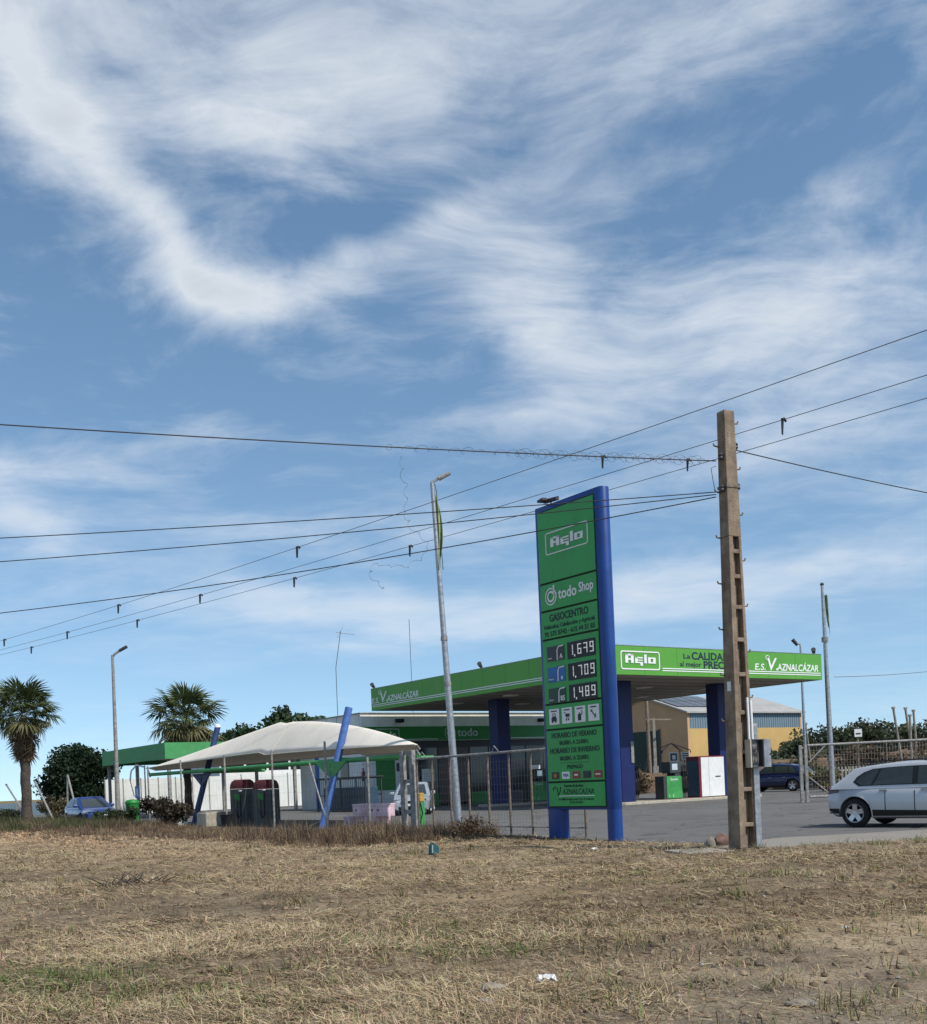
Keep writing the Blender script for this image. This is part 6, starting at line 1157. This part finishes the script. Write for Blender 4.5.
    p = gp(467, 853); bush('dead_bush', 'small reddish brown dead bush in front of the lamp post', (p.x, p.y + 3.4, 0.05), 1.0, 0.62, (0.085, 0.055, 0.032), 900, 206, 0.03)
    lbs = ('dry yellow scrub on the bank behind the gate, first from the left', 'brown scrub on the bank right of the flagpole', 'tall dry scrub on the bank above the estate car roof', 'olive scrub on the bank near the right edge', 'dry scrub on the low bank behind the dispensers', 'brown scrub behind the white cabinet', 'yellow weeds at the foot of the flagpole', 'olive scrub at the left end of the gate bank', 'reddish scrub in the middle of the gate bank', 'tall brown scrub behind the estate car', 'yellow scrub behind the estate car bonnet', 'brown scrub next to the post cluster', 'green scrub beside the off-roader')
    for i, (x, y, w, h, c) in enumerate(((23, 73, 3.4, 2.6, (0.13, 0.10, 0.045)), (27.5, 70, 3.2, 2.8, (0.10, 0.075, 0.04)), (31.5, 66.5, 3.4, 3.0, (0.095, 0.075, 0.04)), (35.5, 64, 3.4, 2.9, (0.085, 0.075, 0.035)), (12, 79, 4.0, 2.3, (0.12, 0.09, 0.045)), (16.5, 77, 3.4, 2.2, (0.10, 0.075, 0.04)), (20.0, 60.5, 1.6, 1.3, (0.15, 0.13, 0.05)), (21.3, 72, 3.0, 2.2, (0.09, 0.09, 0.04)), (25.3, 70, 3.4, 3.0, (0.11, 0.08, 0.042)), (29.4, 67, 3.6, 2.9, (0.13, 0.09, 0.05)), (33.5, 64, 3.4, 2.9, (0.14, 0.115, 0.05)), (26.5, 66.5, 3.0, 1.6, (0.12, 0.11, 0.05)), (22.5, 68, 2.6, 1.5, (0.07, 0.085, 0.035)))):
        bush('dry_scrub', lbs[i], (x, y, 0.0), w, h, c, 2200, 300 + i, 0.10, grp='scrub on the banks')
    # dark twig heap lying in the field
    p = gp(128, 888); rng = np.random.default_rng(5); r = thing('twig_heap', 'heap of dark twigs lying in the left of the field', 'twigs', (p.x, p.y, float(hfield(np.array([p.x]), np.array([p.y]))[0])), 0)
    for i in range(70):
        a = rng.uniform(0, 6.28); x, y = rng.normal(0, 0.24), rng.normal(0, 0.14); l = rng.uniform(0.1, 0.4); MB().tube([(x, y, 0.0), (x + l * math.cos(a), y + l * math.sin(a) * 0.6, rng.uniform(0.0, 0.2))], [0.011, 0.005], 4).build('twig', 'bark', r)
vegetation()

# fan palms
def palms():
    rng = random.Random(4); M_attr('frond', 0.55, 0.2)
    def frond_mesh(name, base, droop, seed, n=24, L=1.0):
        q = random.Random(seed); V = []; T = []; Cc = []
        def tri(a, b, c, k): i = len(V); V.extend((a, b, c)); T.append((i, i + 1, i + 2)); Cc.extend([tuple(x * k for x in base)] * 3)
        pw = 0.03
        for (x0, x1) in ((0, 0.5), (0.5, 1.0)):
            z0, z1 = 0.1 * x0 * (1 - x0), -0.05 * x1 * x1; tri((x0, -pw, z0), (x1, -pw, z1), (x1, pw, z1), 1.0); tri((x0, -pw, z0), (x1, pw, z1), (x0, pw, z0), 1.0); tri((x0, 0, z0 - 0.04), (x1, 0, z1 - 0.03), (x1, pw, z1), 0.8)
        for i in range(n):
            a = rad(-108 + 216 * i / (n - 1)) + q.uniform(-0.03, 0.03); l = (0.98 - 0.25 * abs(a / rad(108)) ** 2) * L * q.uniform(0.88, 1.1); ca_, sa_ = math.cos(a), math.sin(a); px, py = -sa_, ca_; w = 0.044
            fold = 0.025 * (1 if i % 2 else -1); o = Vector((1.0, 0, -0.05)); m = o + Vector((ca_ * l * 0.55, sa_ * l * 0.55, fold - droop * 0.08)); e = o + Vector((ca_ * l * 0.92, sa_ * l * 0.92, fold - droop * (0.42 + 0.2 * q.random()))); k = q.uniform(0.7, 1.25)
            A, B = m + Vector((px, py, 0)) * w, m - Vector((px, py, 0)) * w; tri(o, tuple(A), tuple(B), k); tri(tuple(A), tuple(e), tuple(B), k * 0.95)
        me_o = tri_mesh(name, [tuple(v) for v in V], T, np.array(Cc), 'frond'); me = me_o.data; bpy.data.objects.remove(me_o); return me
    greens = [frond_mesh('frond', (0.078, 0.098, 0.034), 0.55, s) for s in (1, 2, 3)]; olive = [frond_mesh('frond', (0.12, 0.115, 0.045), 0.8, s) for s in (4, 5)]; deads = [frond_mesh('dead_frond', (0.15, 0.098, 0.055), 1.0, s, 18) for s in (6, 7)]
    def palm(px, Y, ty, cy, width, label, skirt, tr, seed):
        q = random.Random(seed); p = at(px, 810, Y); zt = at(px, ty, Y).z; zc = at(px, cy, Y).z; Rr = width * Y / F / 2; r = thing('fan_palm', label, 'palm tree', (p.x, Y, -0.05), 0, 'fan palms'); sc = Rr / 1.95
        b = MB(); zs = [i * (zc - 0.3) / 26 for i in range(27)]; b.tube([(0.02 * math.sin(i), 0.02 * math.cos(i * 1.3), z) for i, z in enumerate(zs)], [tr * (1.25 - 0.35 * min(1, z / 1.2)) * (1 + 0.05 * (i % 2)) * (1 if i < 24 else 0.6) for i, z in enumerate(zs)], 12); b.build('trunk', 'palm_bark', r, smooth=30)
        def put(me, nm, az, elv, k, z):
            o = bpy.data.objects.new(nm, me); COL.objects.link(o); o.parent = r; o.location = (0.08 * math.cos(az), 0.08 * math.sin(az), z); o.rotation_euler = (Matrix.Rotation(az, 3, 'Z') @ Matrix.Rotation(-elv, 3, 'Y') @ Matrix.Rotation(q.uniform(-0.5, 0.5), 3, 'X')).to_euler(); o.scale = (k, k, k)
        n1 = 42
        for i in range(n1):
            t = i / n1; elv = rad(86 - 124 * t ** 0.8 + q.uniform(-8, 8)); put(greens[i % 3] if t < 0.72 else olive[i % 2], 'frond', i * 2.39996 + q.uniform(-0.2, 0.2), elv, sc * q.uniform(0.70, 1.14) * (0.92 if t < 0.2 else 1), zc + 0.10 * sc - t * 0.25)
        for i in range(20): put(greens[i % 3] if i < 12 else olive[i % 2], 'frond', i * 2.39996 + 0.7, rad(70 - 100 * i / 20 + q.uniform(-8, 8)), sc * q.uniform(0.42, 0.58), zc - 0.15)
        for i in range(skirt[0]):
            t = i / skirt[0]; put(deads[i % 2], 'dead_frond', i * 2.39996 + q.uniform(-0.3, 0.3), rad(-38 - 44 * t ** 0.5 + q.uniform(-6, 6)), sc * q.uniform(0.62, 0.85), zc - 0.1 - t * skirt[1])
    palm(27, 56.0, 672, 712, 82, 'near fan palm with dead brown skirt at the left edge', (34, 1.15), 0.27, 1)
    palm(189, 74.0, 682, 719, 88, 'fan palm rising behind the green car wash roof', (22, 0.35), 0.27, 2)
palms()

# ================================================================== poles, lamps, flags
def poles():
    p = gp(459, 829); zt = at(432, 483, p.y).z; tx = at(432, 483, p.y).x - p.x; r = thing('lamp_post', 'tall leaning galvanised lamp post with furled flag in the middle of the fence', 'lamp post', (p.x, p.y, 0), 0)
    MB().tube([(0, 0, -0.2), (tx * 0.45, 0, zt * 0.45), (tx, 0, zt)], [0.125, 0.095, 0.06], 12).build('shaft', 'galv', r, smooth=50); MB().lathe([(0.2, 0.0), (0.2, 0.05), (0.15, 0.07)], 12).build('base_plate', 'galv', r)
    e = at(450, 473, p.y); e0 = at(430, 483.5, p.y); h = MB(); h.tube([(tx - 0.02, 0, zt - 0.05), (e0.x - p.x + 0.05, 0, e0.z + 0.03), (e.x - p.x - 0.25, 0, e.z - 0.1)], 0.045, 8); h.build('arm', 'galv', r, smooth=40); MB().add([], []); l = MB(); l.tube([(e.x - p.x - 0.35, 0, e.z - 0.16), (e.x - p.x, 0, e.z)], [0.075, 0.06], 8); l.build('lamp_head', 'galv_dull', r, smooth=40)
    for z in (zt * 0.42, zt * 0.55): MB().tube([(tx * z / zt, 0, z - 0.06), (tx * z / zt, 0, z + 0.06)], 0.11, 10).build('clamp', 'galv_dull', r)
    def flag(par, x0, ztop, zbot, mt):
        rows = []
        for i in range(16):
            t = i / 15; z = ztop + (zbot - ztop) * t; row = []
            for j in range(9): s = j / 8; w = 0.03 + 0.15 * math.sin(math.pi * min(1, t * 1.05 + 0.05)) ** 0.7; row.append((x0 + w * s, 0.07 * math.sin(6.3 * s * 1.5 + t * 2.5) * (0.3 + t), z - 0.35 * s * (1 - t)))
            rows.append(row)
        o = MB().grid(rows).build('flag', mt, par, smooth=60); sd = o.modifiers.new('cloth', 'SOLIDIFY'); sd.thickness = 0.006
    fx = at(436, 495, p.y).x - p.x; za = at(436, 492, p.y).z; zb = at(440, 570, p.y).z; flag(r, fx - 0.02, za, zb, 'flag'); MB().tube([(fx - 0.03, 0, za + 0.25), (fx + 0.02, 0, za), (fx + 0.12, 0, zb)], 0.012, 5).build('halyard', 'dark_grey', r)
    Y = 57.0; p = at(833, 793, Y); zt = at(822, 585, Y).z; tx = at(822, 585, Y).x - p.x; r = thing('flagpole', 'tall grey flagpole with furled green flag at the canopy end', 'flagpole', (p.x, Y, 0), 0)
    MB().tube([(0, 0, -0.1), (tx * 0.5, 0, zt * 0.5), (tx, 0, zt)], [0.16, 0.12, 0.075], 12).build('shaft', 'galv', r, smooth=50); MB().lathe([(0.09, zt - 0.02), (0.11, zt + 0.05), (0.05, zt + 0.12)], 10, tx, 0).build('finial', 'dark_grey', r, smooth=40)
    rows = []; za = at(823, 595, Y).z; zb = at(829, 637, Y).z; x0 = at(823.5, 595, Y).x - p.x; x1 = at(829.5, 634, Y).x - p.x
    for i in range(12):
        t = i / 11; rows.append([(x0 + 0.05 + (x1 - x0) * t * (0.55 + 0.45 * s) + 0.12 * s * (1 - t), 0.1 * math.sin(5 * s + 3 * t), za + (zb - za) * t * (0.75 + 0.25 * s)) for s in [k / 6 for k in range(7)]])
    o = MB().grid(rows).build('flag', 'flag', r, smooth=60); sd = o.modifiers.new('cloth', 'SOLIDIFY'); sd.thickness = 0.006
    MB().tube([(tx * 0.74, 0, zt * 0.74 - 0.15), (tx * 0.74, 0, zt * 0.74 + 0.1)], 0.17, 10).build('clamp', 'galv_dull', r)
    Y = 56.6; p = at(118.5, 822, Y); zt = at(112.5, 655, Y).z; tx = at(112.5, 655, Y).x - p.x; r = thing('lamp_post', 'slim grey lamp post beside the blue saloon at the far left', 'lamp post', (p.x, Y, 0), 0)
    MB().tube([(0, 0, -0.1), (tx * 0.4, 0, zt * 0.4), (tx, 0, zt)], [0.15, 0.105, 0.07], 12).build('shaft', 'galv_dull', r, smooth=50); e = at(127, 646.5, Y); MB().tube([(tx, 0, zt - 0.1), (tx + 0.12, 0, zt + 0.05), (e.x - p.x - 0.3, 0, e.z - 0.15)], 0.06, 8).build('arm', 'galv_dull', r, smooth=40); MB().tube([(e.x - p.x - 0.4, 0, e.z - 0.2), (e.x - p.x, 0, e.z)], 0.085, 8).build('lamp_head', 'dark_grey', r, smooth=40)
    Y = 70.0; p = at(807, 790, Y); zt = at(800.5, 648, Y).z; tx = at(800.5, 648, Y).x - p.x; r = thing('street_lamp', 'slim street lamp behind the right end of the canopy', 'street lamp', (p.x, Y, 0), 0)
    MB().tube([(0, 0, 0), (tx * 0.5, 0, zt * 0.5), (tx, 0, zt)], [0.11, 0.09, 0.06], 10).build('shaft', 'galv', r, smooth=50); e = at(792.5, 639.5, Y); MB().tube([(tx, 0, zt), (tx - 0.02, 0, zt + 0.25), (e.x - p.x + 0.25, 0, e.z - 0.3)], 0.05, 8).build('arm', 'galv_dull', r, smooth=40); MB().tube([(e.x - p.x + 0.3, 0, e.z - 0.38), (e.x - p.x, 0, e.z)], [0.10, 0.13], 8).build('lamp_head', 'dark_grey', r, smooth=40)
poles()

# ================================================================== overhead wires
def wires():
    def cat_(a, b, sag, n=40): return [(a[0] + (b[0] - a[0]) * t, a[1] + (b[1] - a[1]) * t, a[2] + (b[2] - a[2]) * t - sag * 4 * t * (1 - t)) for t in [i / n for i in range(n + 1)]]
    Y0 = 19.9
    def ext(a, b, k): return tuple(a[i] + (b[i] - a[i]) * k for i in range(3))
    def cable(label, a, b, sag, r, name='overhead_cable', mt='wire'):
        pts = cat_(a, b, sag, 60); o = MB().tube(pts, r, 6).build(name, mt, None, smooth=60); tag(o, label, 'cable'); return pts
    def zplane(px, py, z): u, v = uv(px, py); Y = F * (z - CAMH) / v; return (u * Y / F, Y, z)
    a = tuple(at(716, 461, Y0)); e = zplane(0, 426, 7.10); e2 = ext(a, e, 1.9); W1 = cable('topmost black cable running left from the utility pole', a, (e2[0], e2[1], 7.5), 0.16, 0.010)
    a = tuple(at(716, 492, Y0)); e = zplane(0, 533, 6.35); cable('upper of the three lower cables running left from the pole', a, ext(a, e, 1.6), 0.10, 0.009)
    a = tuple(at(716, 494.5, Y0)); e = zplane(0, 554, 6.25); cable('middle of the three lower cables running left from the pole', a, ext(a, e, 1.6), 0.16, 0.009)
    a = tuple(at(716, 497, Y0)); e = zplane(0, 600, 6.1); cable('lowest black cable sloping down left from the pole', a, ext(a, e, 1.5), 0.34, 0.010)
    a = tuple(at(735, 450, Y0)); e = zplane(927, 488, 7.1); cable('black cable running right from the utility pole', a, ext(a, e, 2.2), 0.10, 0.010)
    P = []
    for lb, (xr, yr), (xl, yl), z, sg in (('highest thin power line crossing from upper right to lower left', (927, 330), (0, 641), 10.0, 0.55), ('middle thin power line crossing from upper right to lower left', (927, 375), (0, 650), 10.0, 0.5), ('lowest thin power line crossing from upper right to lower left', (927, 398), (0, 655), 10.0, 0.5)):
        A = zplane(xr, yr, z); B = zplane(xl, yl, z); A = (A[0], A[1], z + 0.684 * sg); B = (B[0], B[1], z + 0.527 * sg); A2 = ext(B, A, 1.35); B2 = ext(A, B, 1.25); P.append((cable(lb, A2, B2, sg, 0.009, 'power_line', 'wire_grey'), A, B))
    # spiral bird diverters hung on the lines
    def near(pts, px): return min(pts, key=lambda q: abs((CX + F * q[0] / q[1] * c_ - F * (q[2] - CAMH) / q[1] * s_) - px))
    def dens(pts): return [tuple(pts[i][k] + (pts[i + 1][k] - pts[i][k]) * t / 40 for k in range(3)) for i in range(len(pts) - 1) for t in range(40)]
    D = [dens(q[0]) for q in P]; D1 = dens(W1)
    lab = {0: 'highest', 1: 'middle', 2: 'lowest'}; n_ = {}
    for ln, px, w in ((3, 603, 'top cable above the totem'), (1, 783, 'middle power line right of the utility pole'), (0, 297, 'highest power line left of the lamp post'), (0, 118, 'highest power line over the car wash roof'), (0, 4, 'highest power line at the left edge'), (1, 200, 'middle power line over the far palm'), (1, 67, 'middle power line over the near palm'), (2, 410, 'lowest power line just left of the lamp post'), (2, 137, 'lowest power line over the car wash roof'), (2, 294, 'lowest power line above the shade canopy'), (2, 31, 'lowest power line over the near palm'), (3, 688, 'top cable close to the utility pole')):
        q = near(D1 if ln == 3 else D[ln], px); k = 1.0 if ln != 3 else 0.55; r = thing('bird_diverter', 'black bird diverter hanging on the ' + w, 'bird diverter', q, 0.6, 'bird diverters on the overhead lines')
        MB().tube([(0, 0, 0.02 * k), (0.05 * k, 0, 0.05 * k), (0.13 * k, 0, -0.02 * k)], 0.03 * k, 6).build('clip', 'black', r); MB().add([(-0.03 * k, 0, 0.04 * k), (0.06 * k, 0, 0.05 * k), (0.05 * k, 0.02, -0.2 * k), (0.03 * k, 0.02, -0.36 * k), (-0.03 * k, 0.0, -0.34 * k)], [(0, 1, 2, 3, 4)]).build('vane', 'black', r).modifiers.new('t', 'SOLIDIFY').thickness = 0.02
    # loose coils of thin wire round the top cable
    rng = random.Random(9)
    def coil(label, pts, r0, turns, name='loose_wire'):
        out = []; n = len(pts)
        for i, q in enumerate(pts):
            for k in range(10):
                ph = 2 * math.pi * (k / 10) + 0.9 * math.sin(i * 1.7); rr = r0 * (0.35 + 0.9 * abs(math.sin(i * 0.83 + 0.5)) ** 1.5); nx = pts[min(i + 1, n - 1)]; t = k / 10
                out.append((q[0] + (nx[0] - q[0]) * t + rr * math.cos(ph) * 0.9, q[1] + (nx[1] - q[1]) * t + 0.05 * math.sin(ph), q[2] + (nx[2] - q[2]) * t + rr * math.sin(ph)))
        tag(MB().tube(out, 0.0030, 4).build(name, 'wire_grey', None), label, 'wire')
    seg = [q for q in D1 if 530 < CX + F * q[0] / q[1] < 716]; st = max(1, len(seg) // 40); coil('thin wire tangled in loops round the top cable near the pole', seg[::st], 0.085, 40)
    seg = [q for q in D1 if 398 < CX + F * q[0] / q[1] < 540]; st = max(1, len(seg) // 12); coil('sparser loops of thin wire on the top cable left of the totem', seg[::st], 0.06, 12)
    Yc = 18.6; path = [(400, 456), (402, 470), (405, 486), (407, 498), (404, 512), (408, 522), (416, 532), (427, 541), (428, 552), (418, 562), (404, 567), (390, 566), (376, 565), (368, 572), (376, 580), (383, 588)]
    coil('thin curly wire dangling left of the lamp post', [tuple(at(x, y, Yc)) for x, y in path], 0.045, 16)
    a = tuple(at(716, 466, Y0)); tag(MB().tube([a, tuple(at(711, 468, Y0)), tuple(at(713, 480, Y0)), tuple(at(715, 490, Y0))], 0.006, 5).build('jumper_wire', 'wire', None), 'short jumper wire looping down beside the pole top', 'wire')
    Y = 60.0; a = tuple(at(834, 677, 56.5)); b = tuple(at(985, 664, 64)); cable('faint thin wire running right from the flagpole', a, b, 0.15, 0.014, 'overhead_cable', 'wire_grey')
wires()

# ================================================================== small things on the ground
def litter():
    hz = lambda x, y: float(hfield(np.array([x]), np.array([y]))[0])
    def rock(name, lb, px, py, s, mt, seed, cat='stone', dz=0.0):
        p = gp(px, py); rng = np.random.default_rng(seed); bm = bmesh.new(); bmesh.ops.create_icosphere(bm, subdivisions=2, radius=0.5)
        for v in bm.verts: k = 1 + 0.8 * float(fbm(np.array([v.co.x * 2.3 + seed]), np.array([v.co.y * 2.3 + v.co.z * 1.7]), seed)[0] - 0.5) * 2; v.co = Vector((v.co.x * s[0], v.co.y * s[1], v.co.z * s[2])) * k
        me = bpy.data.meshes.new(name); bm.to_mesh(me); bm.free(); o = link(name, me, mt); o.location = (p.x, p.y, max(0, hz(p.x, p.y)) + s[2] * 0.28 + dz); o.rotation_euler = (0, 0, rng.uniform(0, 6)); me.shade_smooth(); me.set_sharp_from_angle(angle=rad(28)); tag(o, lb, cat)
    rock('stone', 'reddish lump of rubble at the foot of the utility pole', 722, 845, (0.30, 0.24, 0.26), 'brick_rubble', 1); rock('stone', 'pale stone left of the reddish rubble by the pole', 711, 847, (0.2, 0.17, 0.2), 'stone', 2)
    rock('stone', 'grey stone at the bottom edge of the field', 491, 1003, (0.17, 0.13, 0.10), 'stone', 3); rock('stone', 'small dark clod on the bare path', 759, 968, (0.07, 0.06, 0.04), 'bark', 4); rock('stone', 'second grey stone beside the bottom edge', 488, 1014, (0.14, 0.1, 0.07), 'stone', 5); rock('stone', 'flat pale stone at the bottom right', 800, 1008, (0.2, 0.12, 0.05), 'stone', 6)
    p = gp(716, 852.5); o = MB().box(0, 0, 0, 1.0, 0.7, 0.08).build('concrete_slab', 'concrete', None, bevel=0.02); o.location = (p.x - 0.3, p.y, hz(p.x, p.y) + 0.0); o.rotation_euler = (0.03, 0.02, 0.4); tag(o, 'broken concrete slab lying before the utility pole', 'slab')
    def scrap(name, lb, px, py, sz, mt, seed, cat):
        p = gp(px, py); rng = random.Random(seed); rows = []
        for i in range(7): rows.append([(sz * (i / 6 - 0.5) + rng.uniform(-.1, .1) * sz, sz * 0.7 * (j / 6 - 0.5) + rng.uniform(-.1, .1) * sz, rng.uniform(0, 0.42) * sz) for j in range(7)])
        o = MB().grid(rows).build(name, mt, None, smooth=30); o.location = (p.x, p.y, hz(p.x, p.y) + 0.015); o.modifiers.new('t', 'SOLIDIFY').thickness = 0.002; tag(o, lb, cat)
    scrap('paper_scrap', 'crumpled white paper scrap at the bottom of the field', 548, 992, 0.13, 'paper', 1, 'litter'); scrap('paper_scrap', 'small white scrap in the field on the right', 845, 934, 0.06, 'paper', 2, 'litter'); scrap('paper_scrap', 'white scrap near the left foot of the totem', 594, 852, 0.12, 'paper', 3, 'litter'); scrap('paper_scrap', 'white scrap against the fence foot beside the totem', 545, 837, 0.16, 'paper', 4, 'litter'); scrap('paper_scrap', 'white scrap before the fence at the pink boxes', 315, 862, 0.06, 'paper', 6, 'litter')
    p = gp(434, 856); r = thing('jerry_can', 'teal plastic jerry can lying at the edge of the field', 'can', (p.x, p.y, hz(p.x, p.y) + 0.09), 0, rot=(rad(70), 0.35, 0.7)); MB().bb(-0.10, 0.10, -0.12, 0.11, -0.06, 0.06).build('body', 'teal', r, bevel=0.03); MB().tube([(0.06, 0.10, 0), (0.06, 0.15, 0)], 0.025, 8).build('cap', 'black', r); MB().tube([(-0.09, 0.10, 0), (-0.07, 0.15, 0), (0.0, 0.15, 0), (0.02, 0.10, 0)], 0.016, 6).build('handle', 'teal', r)
litter()
